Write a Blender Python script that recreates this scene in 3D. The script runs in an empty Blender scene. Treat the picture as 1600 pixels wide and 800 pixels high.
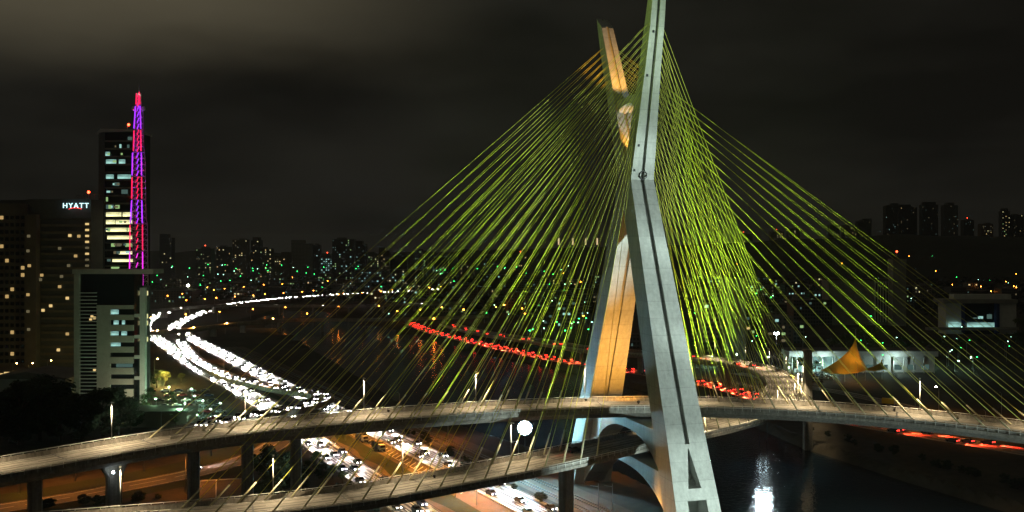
import bpy, math, random
from mathutils import Vector, Matrix
random.seed(7)
S = bpy.context.scene
COL = S.collection
PI = math.pi
# ------------------------------------------------------------------ camera
CAMZ = 73.0; F = 1520.0; HY = 385.0          # focal length in units of the 1600 px wide frame, horizon row
cam = bpy.data.objects.new('camera', bpy.data.cameras.new('camera'))
COL.objects.link(cam); S.camera = cam
cam.location = (0, 0, CAMZ); cam.rotation_euler = (PI/2, 0, 0)
cam.data.sensor_width = 36; cam.data.lens = 36*F/1600
cam.data.shift_y = -(400-HY)/1600
cam.data.clip_start = 1; cam.data.clip_end = 20000
def D(x, y, Y):                                # survey: bearing x, row y, range Y -> metres
    return Vector(((x-800)/F*Y, Y, CAMZ-(y-HY)/F*Y))
def G(x, y, z=0.0):                            # survey: point on the level z
    Y = (CAMZ-z)*F/(y-HY)
    return Vector(((x-800)/F*Y, Y, z))
# ------------------------------------------------------------------ render
S.view_settings.view_transform = 'Standard'
try: S.view_settings.look = 'None'
except Exception: pass
S.view_settings.exposure = 0; S.view_settings.gamma = 1
cy = S.cycles
cy.max_bounces = 4; cy.diffuse_bounces = 2; cy.glossy_bounces = 3; cy.transmission_bounces = 2; cy.transparent_max_bounces = 4
cy.caustics_reflective = False; cy.caustics_refractive = False
cy.sample_clamp_indirect = 1.5; cy.sample_clamp_direct = 0
cy.use_light_tree = True
cy.use_denoising = True
try: cy.use_adaptive_sampling = False
except Exception: pass
# ------------------------------------------------------------------ materials
def N(nt, t, **kw):
    n = nt.nodes.new(t)
    for k, v in kw.items():
        if k.startswith('i_'): n.inputs[k[2:].replace('_', ' ')].default_value = v
        else: setattr(n, k, v)
    return n
def mat(name, col, rough=0.7, var=0.25, scale=0.5, metal=0.0, bump=0.0, spec=0.4, joints=0.0, scale2=None, streak=0.0):
    m = bpy.data.materials.new(name); m.use_nodes = True
    nt = m.node_tree; b = nt.nodes['Principled BSDF']; L = nt.links
    b.inputs['Roughness'].default_value = rough; b.inputs['Metallic'].default_value = metal
    b.inputs['Specular IOR Level'].default_value = spec
    c = (*col, 1)
    if var <= 0:
        b.inputs['Base Color'].default_value = c; return m
    tc = N(nt, 'ShaderNodeTexCoord')
    n1 = N(nt, 'ShaderNodeTexNoise', i_Scale=scale, i_Detail=6.0, i_Roughness=0.65)
    L.new(tc.outputs['Object'], n1.inputs['Vector'])
    r = N(nt, 'ShaderNodeMapRange'); r.inputs['From Min'].default_value = .3; r.inputs['From Max'].default_value = .7
    r.inputs['To Min'].default_value = 1-var; r.inputs['To Max'].default_value = 1+var
    L.new(n1.outputs['Fac'], r.inputs['Value'])
    f = r.outputs['Result']
    n2 = N(nt, 'ShaderNodeTexNoise', i_Scale=scale2 or scale*9, i_Detail=3.0)
    L.new(tc.outputs['Object'], n2.inputs['Vector'])
    r2 = N(nt, 'ShaderNodeMapRange'); r2.inputs['From Min'].default_value = .3; r2.inputs['From Max'].default_value = .7
    r2.inputs['To Min'].default_value = 1-var*.5; r2.inputs['To Max'].default_value = 1+var*.5
    L.new(n2.outputs['Fac'], r2.inputs['Value'])
    mu = N(nt, 'ShaderNodeMath', operation='MULTIPLY'); L.new(f, mu.inputs[0]); L.new(r2.outputs['Result'], mu.inputs[1]); f = mu.outputs[0]
    if streak > 0:                              # rain streaks running down
        mp = N(nt, 'ShaderNodeMapping'); mp.inputs['Scale'].default_value = (1.1, 1.1, .035); L.new(tc.outputs['Object'], mp.inputs[0])
        n3 = N(nt, 'ShaderNodeTexNoise', i_Scale=1.0, i_Detail=5.0, i_Roughness=.7); L.new(mp.outputs[0], n3.inputs['Vector'])
        r3 = N(nt, 'ShaderNodeMapRange'); r3.inputs['From Min'].default_value = .35; r3.inputs['From Max'].default_value = .6; r3.inputs['To Min'].default_value = 1-streak; r3.inputs['To Max'].default_value = 1.05
        L.new(n3.outputs['Fac'], r3.inputs['Value']); m5 = N(nt, 'ShaderNodeMath', operation='MULTIPLY'); L.new(f, m5.inputs[0]); L.new(r3.outputs['Result'], m5.inputs[1]); f = m5.outputs[0]
    if joints > 0:                              # casting joints every few metres of height
        sp = N(nt, 'ShaderNodeSeparateXYZ'); L.new(tc.outputs['Object'], sp.inputs[0])
        d = N(nt, 'ShaderNodeMath', operation='DIVIDE'); L.new(sp.outputs['Z'], d.inputs[0]); d.inputs[1].default_value = joints
        fr = N(nt, 'ShaderNodeMath', operation='FRACT'); L.new(d.outputs[0], fr.inputs[0])
        lt = N(nt, 'ShaderNodeMath', operation='LESS_THAN'); L.new(fr.outputs[0], lt.inputs[0]); lt.inputs[1].default_value = .05
        ma = N(nt, 'ShaderNodeMath', operation='MULTIPLY_ADD'); L.new(lt.outputs[0], ma.inputs[0]); ma.inputs[1].default_value = -.15; ma.inputs[2].default_value = 1
        fl = N(nt, 'ShaderNodeMath', operation='FLOOR'); L.new(d.outputs[0], fl.inputs[0])
        wn = N(nt, 'ShaderNodeTexWhiteNoise', noise_dimensions='1D'); L.new(fl.outputs[0], wn.inputs['W'])
        mb = N(nt, 'ShaderNodeMath', operation='MULTIPLY_ADD'); L.new(wn.outputs['Value'], mb.inputs[0]); mb.inputs[1].default_value = .12; mb.inputs[2].default_value = .92
        m3 = N(nt, 'ShaderNodeMath', operation='MULTIPLY'); L.new(ma.outputs[0], m3.inputs[0]); L.new(mb.outputs[0], m3.inputs[1])
        m4 = N(nt, 'ShaderNodeMath', operation='MULTIPLY'); L.new(f, m4.inputs[0]); L.new(m3.outputs[0], m4.inputs[1]); f = m4.outputs[0]
    mx = N(nt, 'ShaderNodeVectorMath', operation='SCALE'); mx.inputs[0].default_value = col
    L.new(f, mx.inputs['Scale']); L.new(mx.outputs[0], b.inputs['Base Color'])
    if bump > 0:
        bp = N(nt, 'ShaderNodeBump', i_Strength=bump, i_Distance=.2)
        L.new(n2.outputs['Fac'], bp.inputs['Height']); L.new(bp.outputs['Normal'], b.inputs['Normal'])
    return m
def emi(name, col, strength):
    m = bpy.data.materials.new(name); m.use_nodes = True
    nt = m.node_tree; nt.nodes.remove(nt.nodes['Principled BSDF'])
    e = N(nt, 'ShaderNodeEmission', i_Strength=strength); e.inputs['Color'].default_value = (*col, 1)
    nt.links.new(e.outputs[0], nt.nodes['Material Output'].inputs['Surface'])
    return m
def emi_room(name, col, strength, sc=(1.2, 1.2, .8)):   # a lit room behind glass: blinds, ceiling lights, furniture
    m = emi(name, col, strength); nt = m.node_tree; e = [n for n in nt.nodes if n.type == 'EMISSION'][0]
    tc = N(nt, 'ShaderNodeTexCoord'); mp = N(nt, 'ShaderNodeMapping'); mp.inputs['Scale'].default_value = sc
    nt.links.new(tc.outputs['Object'], mp.inputs[0])
    n = N(nt, 'ShaderNodeTexNoise', i_Scale=.8, i_Detail=3.0); nt.links.new(mp.outputs[0], n.inputs['Vector'])
    r = N(nt, 'ShaderNodeMapRange'); r.inputs['From Min'].default_value = .35; r.inputs['From Max'].default_value = .65
    r.inputs['To Min'].default_value = strength*.25; r.inputs['To Max'].default_value = strength*1.4
    nt.links.new(n.outputs['Fac'], r.inputs['Value']); nt.links.new(r.outputs['Result'], e.inputs['Strength'])
    return m
M = {}
M['tower'] = mat('tower_concrete', (.40, .41, .38), .85, .15, .07, joints=4.2, bump=.12, scale2=1.3, streak=.14)
M['concrete'] = mat('deck_concrete', (.34, .32, .28), .85, .3, .12, bump=.1, scale2=2, streak=.4)
M['deckroad'] = mat('deck_paving', (.13, .12, .105), .8, .35, .08, scale2=1.2)
M['road'] = mat('asphalt', (.17, .16, .15), .75, .25, .06, scale2=1.0)
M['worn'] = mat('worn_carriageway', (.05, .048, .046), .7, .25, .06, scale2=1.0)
M['track'] = mat('painted_light_trail', (.34, .335, .32), .6, .3, .12, scale2=.9)  # pale wheel-path bands that paint headlight trails onto the road
M['decktrail'] = mat('painted_deck_trail', (.24, .22, .185), .6, .35, .1, scale2=.9)  # paler lengthwise bands, painting faint traffic streaks along the decks
M['paint'] = mat('road_paint', (.75, .74, .70), .6, .15, .6)
M['ground'] = mat('ground_earth', (.045, .038, .026), .95, .5, .02, scale2=.3)
M['dirt'] = mat('trackbed_ballast', (.13, .10, .075), .95, .35, .08, scale2=2.5, bump=.4)
M['grassy'] = mat('verge_grass', (.018, .032, .008), .95, .5, .06, scale2=1.2, bump=.4)
M['rail'] = mat('white_railing', (.75, .75, .7), .5, .1, .5)
M['steel'] = mat('galvanised_steel', (.35, .36, .36), .45, .15, .5, metal=.5)
M['dark'] = mat('dark_metal', (.03, .03, .032), .5, .1, .5)
M['cable'] = mat('yellow_stay', (.72, .74, .13), .45, .08, .1)
M['sleeve'] = mat('anchor_pipe', (.62, .60, .38), .5, .1, .3)
M['leaf'] = mat('leaf_green', (.045, .075, .02), .8, .5, .4)
M['leafd'] = mat('leaf_dark', (.028, .042, .014), .85, .5, .4)
M['leaf2'] = mat('leaf_olive', (.075, .085, .025), .8, .5, .4)
M['bark'] = mat('bark', (.10, .075, .05), .9, .3, 1.0)
M['tyre'] = mat('tyre_rubber', (.02, .02, .02), .8, 0)
M['glass'] = mat('dark_glass', (.012, .015, .018), .12, 0, spec=.6)
M['carlight'] = emi('headlamp_glow', (1, .96, .9), 34)
M['tail'] = emi('tail_lamp_glow', (1, .03, .02), 22)
M['lens_off'] = mat('lens_unlit', (.5, .5, .5), .2, 0)
M['pale'] = mat('pale_wall', (.30, .29, .26), .85, .15, .2)
M['pale2'] = mat('white_wall', (.62, .62, .58), .8, .12, .2)
M['darkwall'] = mat('dark_facade', (.07, .075, .075), .6, .2, .2)
M['brownwall'] = mat('brown_facade', (.16, .12, .085), .8, .2, .2)
M['greywall'] = mat('grey_facade', (.12, .12, .115), .8, .2, .2)
M['roof'] = mat('roof_sheet', (.12, .11, .10), .8, .25, .2)
M['wwarm'] = emi('lit_warm', (1, .70, .28), .85)
M['wwarm2'] = emi('lit_warm_soft', (1, .66, .25), .5)
M['wyel'] = emi('lit_yellow', (.95, .88, .42), .9)
M['wcool'] = emi('lit_cool', (.5, .95, .85), .7)
M['wgreen'] = emi('lit_green', (.55, .9, .35), .55)
M['wdim'] = emi('lit_dim', (.9, .75, .4), .14)
M['wdimc'] = emi('lit_dim_cool', (.45, .8, .7), .13)
M['roomy'] = emi_room('office_yellow', (.95, .9, .45), 1.5)
M['roomc'] = emi_room('office_cool', (.5, .95, .85), .65)
M['sodium'] = emi('sodium_bulb', (1, .42, .08), 1500)
M['sodfar'] = emi('sodium_bulb_far', (1, .26, .025), 60)
M['merc'] = emi('mercury_bulb_far', (.03, 1, .16), 15)
M['mercw'] = emi('white_bulb_far', (.42, 1, .7), 12)
M['mercn'] = emi('car_park_bulb', (.5, 1, .72), 1000)
M['red'] = emi('red_beacon', (1, .06, .02), 14)
M['flood'] = emi('flood_lamp', (.40, .82, 1), 1500)
M['purple'] = emi('purple_tube', (.34, .03, 1), 2.2)
M['magenta'] = emi('magenta_tube', (.9, .03, .75), 1.8)
M['crimson'] = emi('crimson_tube', (1, .015, .09), 1.7)
# ------------------------------------------------------------------ mesh builder
class MB:
    def __init__(s): s.v = []; s.f = []; s.m = []; s.smooth = []
    def add(s, vs, fs, mi=0, sm=False):
        b = len(s.v); s.v += [tuple(p) for p in vs]
        for f in fs: s.f.append(tuple(b+i for i in f)); s.m.append(mi); s.smooth.append(sm)
    def box(s, c, d, rz=0, mi=0):
        x, y, z = d[0]/2, d[1]/2, d[2]/2; cr, sr = math.cos(rz), math.sin(rz); vs = []
        for k in (-z, z):
            for i, j in ((-x, -y), (x, -y), (x, y), (-x, y)):
                vs.append((c[0]+i*cr-j*sr, c[1]+i*sr+j*cr, c[2]+k))
        s.add(vs, [(3, 2, 1, 0), (4, 5, 6, 7), (0, 1, 5, 4), (1, 2, 6, 5), (2, 3, 7, 6), (3, 0, 4, 7)], mi)
    def tube(s, pts, r, n=6, mi=0, caps=True):
        pts = [Vector(p) for p in pts]; rs = r if isinstance(r, (list, tuple)) else [r]*len(pts)
        rings = []
        for i, p in enumerate(pts):
            t = (pts[min(i+1, len(pts)-1)]-pts[max(i-1, 0)]).normalized()
            a = t.cross(Vector((0, 0, 1)) if abs(t.z) < .9 else Vector((1, 0, 0))).normalized(); b = t.cross(a)
            rings.append([p+(a*math.cos(2*PI*k/n)+b*math.sin(2*PI*k/n))*rs[i] for k in range(n)])
        s.loft(rings, mi, caps, True)
    def loft(s, rings, mi=0, caps=True, sm=False, close=True):
        n = len(rings[0]); vs = [p for r in rings for p in r]; fs = []
        for i in range(len(rings)-1):
            for k in range(n if close else n-1):
                k2 = (k+1) % n
                fs.append((i*n+k, i*n+k2, (i+1)*n+k2, (i+1)*n+k))
        if caps and close:
            fs.append(tuple(range(n-1, -1, -1))); fs.append(tuple((len(rings)-1)*n+k for k in range(n)))
        s.add(vs, fs, mi, sm)
    def ball(s, c, r, mi=0, nu=8, nv=5, sq=1.0):
        vs = [(c[0], c[1], c[2]-r*sq)]
        for j in range(1, nv):
            a = -PI/2+PI*j/nv
            for k in range(nu):
                vs.append((c[0]+r*math.cos(a)*math.cos(2*PI*k/nu), c[1]+r*math.cos(a)*math.sin(2*PI*k/nu), c[2]+r*sq*math.sin(a)))
        vs.append((c[0], c[1], c[2]+r*sq)); fs = []
        for k in range(nu):
            fs.append((0, 1+(k+1) % nu, 1+k)); q = 1+(nv-2)*nu; fs.append((q+k, q+(k+1) % nu, len(vs)-1))
        for j in range(nv-2):
            for k in range(nu):
                a = 1+j*nu; b = a+nu; fs.append((a+k, a+(k+1) % nu, b+(k+1) % nu, b+k))
        s.add(vs, fs, mi, True)
    def prism(s, poly, fn, lo, hi, mi=0):            # polygon (a,b) extruded lo..hi; fn(a,b,t)->xyz
        n = len(poly); vs = [fn(a, b, lo) for a, b in poly]+[fn(a, b, hi) for a, b in poly]
        fs = [(i, (i+1) % n, n+(i+1) % n, n+i) for i in range(n)]+[tuple(range(n-1, -1, -1)), tuple(range(n, 2*n))]
        s.add(vs, fs, mi)
    def mesh(s, name, mats, org=(0, 0, 0)):
        me = bpy.data.meshes.new(name); o = org
        me.from_pydata([(p[0]-o[0], p[1]-o[1], p[2]-o[2]) for p in s.v], [], s.f)
        for m in (mats if isinstance(mats, (list, tuple)) else [mats]): me.materials.append(m)
        me.polygons.foreach_set('material_index', s.m); me.polygons.foreach_set('use_smooth', s.smooth)
        me.update(); return me
    def build(s, name, mats, parent=None, org=None):
        if org is None: org = parent['_o'] if parent is not None and '_o' in parent else (0, 0, 0)
        o = bpy.data.objects.new(name, s.mesh(name, mats, org)); COL.objects.link(o)
        if parent is not None: o.parent = parent; o['_o'] = tuple(org)
        else: o.location = org; o['_o'] = tuple(org)
        return o
def tag(o, label=None, cat=None, group=None, kind=None):
    if label: o['label'] = label
    if cat: o['category'] = cat
    if group: o['group'] = group
    if kind: o['kind'] = kind
    return o
def thing(name, label, cat, loc=(0, 0, 0), group=None):
    o = bpy.data.objects.new(name, None); COL.objects.link(o); o.location = loc; o['_o'] = tuple(loc)
    o.empty_display_size = .5
    return tag(o, label, cat, group)
KIDS = {}
def kids(o):
    return list(o.children)
def dup(o, loc=None, rz=None, sc=None, label=None, group=None, parent=None, src_kids=None):
    c = o.copy(); COL.objects.link(c)
    if parent is not None: c.parent = parent
    if loc is not None: c.location = loc
    if rz is not None: c.rotation_euler = (0, 0, rz)
    if sc is not None: c.scale = sc if isinstance(sc, (tuple, list)) else (sc, sc, sc)
    if label: c['label'] = label
    if group: c['group'] = group
    for ch in kids(o): dup(ch, parent=c)
    return c
def struct(name, mb, m): return tag(mb.build(name, m), kind='structure')
def lamp(name, kind, loc, col, power, target=None, angle=60, blend=.5, radius=.3):
    d = bpy.data.lights.new(name, kind); d.color = col; d.energy = power; d.shadow_soft_size = radius
    if kind == 'SPOT': d.spot_size = math.radians(angle); d.spot_blend = blend
    o = bpy.data.objects.new(name, d); COL.objects.link(o); o.location = loc
    if target is not None: o.rotation_euler = (Vector(target)-Vector(loc)).to_track_quat('-Z', 'Y').to_euler()
    return o
# ------------------------------------------------------------------ paths
def spline(pts, step=4.0):
    pts = [Vector(p) for p in pts]; P = [pts[0]*2-pts[1]]+pts+[pts[-1]*2-pts[-2]]; out = []
    for i in range(1, len(P)-2):
        a, b, c, d = P[i-1:i+3]; n = max(2, int((c-b).length/step))
        for k in range(n):
            t = k/n
            out.append(.5*((2*b)+(c-a)*t+(2*a-5*b+4*c-d)*t*t+(3*b-a-3*c+d)*t**3))
    out.append(pts[-1]); return out
def frames(path):
    out = []; dist = 0
    for i, p in enumerate(path):
        t = path[min(i+1, len(path)-1)]-path[max(i-1, 0)]; t.z = 0; t.normalize()
        if i: dist += (p-path[i-1]).length
        out.append((p, t, Vector((-t.y, t.x, 0)), dist))     # point, tangent, left normal, distance
    return out
def sample(fr, d):
    lo = 0
    for i in range(len(fr)-1):
        if fr[i+1][3] >= d: lo = i; break
    else: lo = len(fr)-2
    a, b = fr[lo], fr[lo+1]; t = (d-a[3])/max(1e-6, b[3]-a[3])
    return a[0].lerp(b[0], t), a[1].lerp(b[1], t).normalized(), a[2].lerp(b[2], t).normalized()
def ribbon(mb, fr, l, r, dz, mi=0, d0=None, d1=None):
    rows = []
    for p, t, n, d in fr:
        if d0 is not None and d < d0: continue
        if d1 is not None and d > d1: continue
        rows.append([p+n*l+Vector((0, 0, dz)), p+n*r+Vector((0, 0, dz))])
    if len(rows) > 1: mb.loft([[b, a] for a, b in rows], mi, False, False, False)
def dashes(mb, fr, off, w, dz, on=3.0, gap=6.0, mi=0):
    tot = fr[-1][3]; d = 0
    while d+on < tot:
        a, ta, na = sample(fr, d); b, tb, nb = sample(fr, d+on); z = Vector((0, 0, dz))
        mb.add([a+na*(off-w)+z, a+na*(off+w)+z, b+nb*(off+w)+z, b+nb*(off-w)+z], [(3, 2, 1, 0)], mi); d += on+gap
def profile(mb, fr, prof, mi=0, caps=True):           # closed (offset,height) section swept along
    mb.loft([[p+n*a+Vector((0, 0, b)) for a, b in prof] for p, t, n, d in fr], mi, caps)
# ------------------------------------------------------------------ ground, river, hills
XL = [(0, 78), (200, 66), (240, 58), (275, 49), (315, 35), (352, 8), (435, -45), (634, -120), (965, -250), (1150, -300)]
XR = [(0, 195), (180, 184), (270, 147), (310, 131), (364, 113), (420, 103), (480, 84), (600, 32), (740, -46), (900, -116), (965, -155), (1150, -230)]
def lerp(tab, y):
    if y <= tab[0][0]: return tab[0][1]
    for (a, b), (c, d) in zip(tab, tab[1:]):
        if y <= c: return b+(d-b)*(y-a)/(c-a)
    return tab[-1][1]
def gz(x, y):
    z = 0.0
    if y < 1150:
        a = x-lerp(XL, y); b = lerp(XR, y)-x; d = min(a, b)
        if d > 0: z = -6*min(1, d/10.0)*min(1, max(0, (1150-y)/20))
    return z
def axis(lo, hi, step, a, b):
    out = []; x = lo; g = step
    while x < hi: out.append(x); x += step
    out.append(hi)
    up = [hi]; g = step
    while up[-1] < b: g *= 1.35; up.append(up[-1]+g)
    dn = [lo]; g = step
    while dn[-1] > a: g *= 1.35; dn.append(dn[-1]-g)
    return sorted(set(dn+out+up))
gx = axis(-300, 220, 2.2, -6000, 6000); gy = axis(160, 640, 3.0, -300, 9000)
mb = MB(); nx = len(gx)
mb.add([(x, y, gz(x, y)) for y in gy for x in gx],
       [(j*nx+i, j*nx+i+1, (j+1)*nx+i+1, (j+1)*nx+i) for j in range(len(gy)-1) for i in range(nx-1)])
struct('ground', mb, M['ground'])
# water
wm = bpy.data.materials.new('river_water'); wm.use_nodes = True
nt = wm.node_tree; b = nt.nodes['Principled BSDF']
b.inputs['Base Color'].default_value = (.004, .012, .020, 1); b.inputs['Roughness'].default_value = .12; b.inputs['IOR'].default_value = 1.33
tc = N(nt, 'ShaderNodeTexCoord'); n1 = N(nt, 'ShaderNodeTexNoise', i_Scale=.55, i_Detail=4.0)
nt.links.new(tc.outputs['Object'], n1.inputs['Vector'])
bp = N(nt, 'ShaderNodeBump', i_Strength=.4, i_Distance=.3); nt.links.new(n1.outputs['Fac'], bp.inputs['Height']); nt.links.new(bp.outputs['Normal'], b.inputs['Normal'])
mb = MB(); rows = [[(lerp(XL, y)-3, y, -2.5), (lerp(XR, y)+3, y, -2.5)] for y in [20*k-100 for k in range(63)]]
mb.loft(rows, 0, False, False, False)
struct('river', mb, wm)
# far hills
hm = mat('hill_forest', (.022, .026, .016), .95, .5, .004, scale2=.05)
mb = MB(); rows = []
RIDGE = [(-200, 392), (200, 392), (500, 396), (700, 393), (900, 386), (1100, 382), (1250, 374), (1400, 366), (1500, 368), (1600, 372), (1800, 370), (2300, 366)]
for i in range(101):
    x = -200+25*i; yr = lerp(RIDGE, x)+random.uniform(-.7, .7); r = []
    base = D(x, 385, 2100); top = D(x, yr, 2800)
    for k in range(9):
        t = k/8; q = base.lerp(top, t); q.z = -1+(top.z+1)*(t*t*(3-2*t)) + (random.uniform(-2, 2) if 0 < k else 0); r.append(q)
    e = D(x, 385, 3600); e.z = top.z*.8; r.append(e); rows.append(r)
mb.loft(rows, 0, False, False, False)
struct('hills', mb, hm)
# ------------------------------------------------------------------ sky
W = bpy.data.worlds.new('World'); S.world = W; W.use_nodes = True
nt = W.node_tree; L = nt.links; bg = nt.nodes['Background']
sky = N(nt, 'ShaderNodeTexSky', sky_type='NISHITA', sun_disc=False, sun_elevation=math.radians(-6), sun_rotation=math.radians(200))
sk = N(nt, 'ShaderNodeVectorMath', operation='SCALE'); sk.inputs['Scale'].default_value = .0015; L.new(sky.outputs[0], sk.inputs[0])
tc = N(nt, 'ShaderNodeTexCoord'); sp = N(nt, 'ShaderNodeSeparateXYZ'); L.new(tc.outputs['Generated'], sp.inputs[0])
mp = N(nt, 'ShaderNodeMapping'); mp.inputs['Scale'].default_value = (2.2, 1.2, 7.0); L.new(tc.outputs['Generated'], mp.inputs[0])
nz = N(nt, 'ShaderNodeTexNoise', i_Scale=1.6, i_Detail=4.0, i_Roughness=.5); L.new(mp.outputs[0], nz.inputs['Vector'])
ma = N(nt, 'ShaderNodeMath', operation='MULTIPLY_ADD'); L.new(nz.outputs['Fac'], ma.inputs[0]); ma.inputs[1].default_value = .07; L.new(sp.outputs['Z'], ma.inputs[2])
mz = N(nt, 'ShaderNodeMapRange', interpolation_type='SMOOTHSTEP'); mz.inputs['From Min'].default_value = .175; mz.inputs['From Max'].default_value = .29; L.new(ma.outputs[0], mz.inputs['Value'])
mx = N(nt, 'ShaderNodeMapRange', interpolation_type='SMOOTHSTEP'); mx.inputs['From Min'].default_value = .02; mx.inputs['From Max'].default_value = -.34; L.new(sp.outputs['X'], mx.inputs['Value'])
mm = N(nt, 'ShaderNodeMath', operation='MULTIPLY'); L.new(mz.outputs[0], mm.inputs[0]); L.new(mx.outputs[0], mm.inputs[1])
g1 = N(nt, 'ShaderNodeVectorMath', operation='SCALE'); g1.inputs[0].default_value = (.068, .058, .036); L.new(mm.outputs[0], g1.inputs['Scale'])
mr = N(nt, 'ShaderNodeMapRange'); mr.inputs['From Min'].default_value = .35; mr.inputs['From Max'].default_value = .65; mr.inputs['To Min'].default_value = .55; mr.inputs['To Max'].default_value = 1.25; L.new(nz.outputs['Fac'], mr.inputs['Value'])
g2 = N(nt, 'ShaderNodeVectorMath', operation='SCALE'); g2.inputs[0].default_value = (.0098, .0092, .0072); L.new(mr.outputs[0], g2.inputs['Scale'])
a1 = N(nt, 'ShaderNodeVectorMath', operation='ADD'); L.new(g1.outputs[0], a1.inputs[0]); L.new(g2.outputs[0], a1.inputs[1])
a2 = N(nt, 'ShaderNodeVectorMath', operation='ADD'); L.new(a1.outputs[0], a2.inputs[0]); L.new(sk.outputs[0], a2.inputs[1])
L.new(a2.outputs[0], bg.inputs['Color']); bg.inputs['Strength'].default_value = 1.0
# ------------------------------------------------------------------ the X tower
TC = Vector((34, 267, 0)); TH = math.radians(15.5)
U = Vector((-math.sin(TH), math.cos(TH), 0)); V = Vector((math.cos(TH), math.sin(TH), 0))
def T(s, v, z): return TC+U*s+V*v+Vector((0, 0, z))
HW = [(0, 6.1), (13, 5.65), (24, 5.2), (47, 4.65), (83, 3.55), (92, 3.3), (104, 2.85), (121, 2.15), (142, 1.75)]
SF = [(-8, -46), (0, -42.5), (91, -4.5), (142, -17.2)]
SB = [(-8, -38), (0, -34.5), (83, 0), (95, 0), (142, -13.4)]
SF2 = [(-8, -46), (0, -42.5), (91, -4.5), (142, -27.6)]
SB2 = [(-8, -38), (0, -34.5), (83, 0), (95, 0), (142, -23.6)]
def sfb(z, sg): return (lerp(SF, z), lerp(SB, z)) if sg > 0 else (lerp(SF2, z), lerp(SB2, z))
def ring(z, sg, notch=.55, din=.9, dout=.9, ztop=None):
    w = lerp(HW, z); f, b_ = sfb(z, sg)
    pts = [(-w, f), (-notch, f), (-notch, f+dout), (notch, f+dout), (notch, f), (w, f), (w, b_), (notch, b_), (notch, b_-din), (-notch, b_-din), (-notch, b_), (-w, b_)]
    out = []
    for v, s in pts:
        zz = z
        if ztop: zz = z+(b_-s)/(b_-f)*3.6-.4                # the top is cut on a slope, outer edge high
        out.append(T(s*sg, v, zz))
    return out if sg < 0 or True else out
pylon = thing('bridge_mast', 'tall X-shaped concrete bridge mast carrying all the stay cables', 'bridge mast', TC)
for sg in (1, -1):
    near = sg == 1
    mb = MB(); zs = [13, 15.2]; 
    mb.loft([ring(z, sg, .05, .02, .02) for z in (12.6, 15.2)])
    mb.loft([ring(15.2, sg, 1.7, .02, 3.4), ring(24, sg, .12, .02, 3.0)])
    mb.loft([ring(24, sg, .05, .02, .02), ring(25, sg, .05, .02, .02)])
    mb.loft([ring(z, sg, .55, .9 if z < 76 else .02, .9) for z in (25, 35, 47, 60, 75, 83, 91)])
    o = mb.build('lower_leg', M['tower'], pylon)
    mb = MB()
    mb.loft([ring(z, sg, .45, .02 if z < 100 else .6, .8) for z in (91, 95)]+[ring(z, sg, .4, .6, .8) for z in (100, 110, 120, 130)]+[ring(138, sg, .4, .6, .8, True)])
    mb.build('upper_arm', M['tower'], pylon)
    for side in (-1, 1):                                   # split foot either side of the portal
        mb = MB(); rows = []
        for z in (-7, 0, 12.6):
            w = lerp(HW, z); f = lerp(SF, z); b_ = lerp(SB, z); i0 = 2.45 if z > 0 else 2.6
            if side > 0: q = [(i0, f), (w, f), (w, b_), (i0, b_)]
            else: q = [(-w, f), (-i0, f), (-i0, b_), (-w, b_)]
            rows.append([T(s*sg, v, z) for v, s in q])
        mb.loft(rows); mb.build('foot', M['tower'], pylon)
# cross beam between the upper arms, bowed underneath
def arch(zt, zc, ze, sh, hv, name, s0=0):
    poly = [(-sh+s0, zt), (sh+s0, zt)]
    for k in range(17):
        t = 1-2*k/16; poly.append((t*sh+s0, ze+(zc-ze)*(1-abs(t)**2.6)))
    mb = MB(); mb.prism(poly, lambda a, b, t: T(a, t, b), -hv, hv); return mb.build(name, M['tower'], pylon)
arch(114.2, 112.4, 109.5, 7.2, 1.9, 'cross_beam', 2.2)
arch(26.2, 23.6, 11, 27.5, 3.0, 'cross_beam')
arch(16.4, 13.8, 1, 33.0, 3.2, 'cross_beam')
# round emblem ring and small service hatches on the near face
mb = MB(); zc = 92.2; fc = lerp(SF, zc)-.12; rings = []
for k in range(24):
    a = 2*PI*k/24; rr = []
    for q in range(6):
        b2 = 2*PI*q/6; r = 1.05+.16*math.cos(b2); rr.append(T(fc-.1+.16*math.sin(b2), r*math.cos(a), zc+r*math.sin(a)))
    rings.append(rr)
mb.loft(rings+[rings[0]], 0, False, True); mb.build('emblem_ring', M['dark'], pylon)
for z, v in ((129, -.95), (118, -1.5), (100, -2.0), (93.5, -2.6)):
    mb = MB(); f = lerp(SF, z)
    mb.prism([(v-.3, z-.35), (v+.3, z-.35), (v+.3, z+.35), (v-.3, z+.35)], lambda a, b, t: T(t, a, b), f-.08, f+.3)
    mb.build('service_hatch', M['dark'], pylon)
mb = MB(); zc = 17.2; f = lerp(SF, zc)+3.2
mb.ball(T(f, .15, zc), .75, 0, 12, 7); mb.build('marker_ball', M['rail'], pylon)
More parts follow.
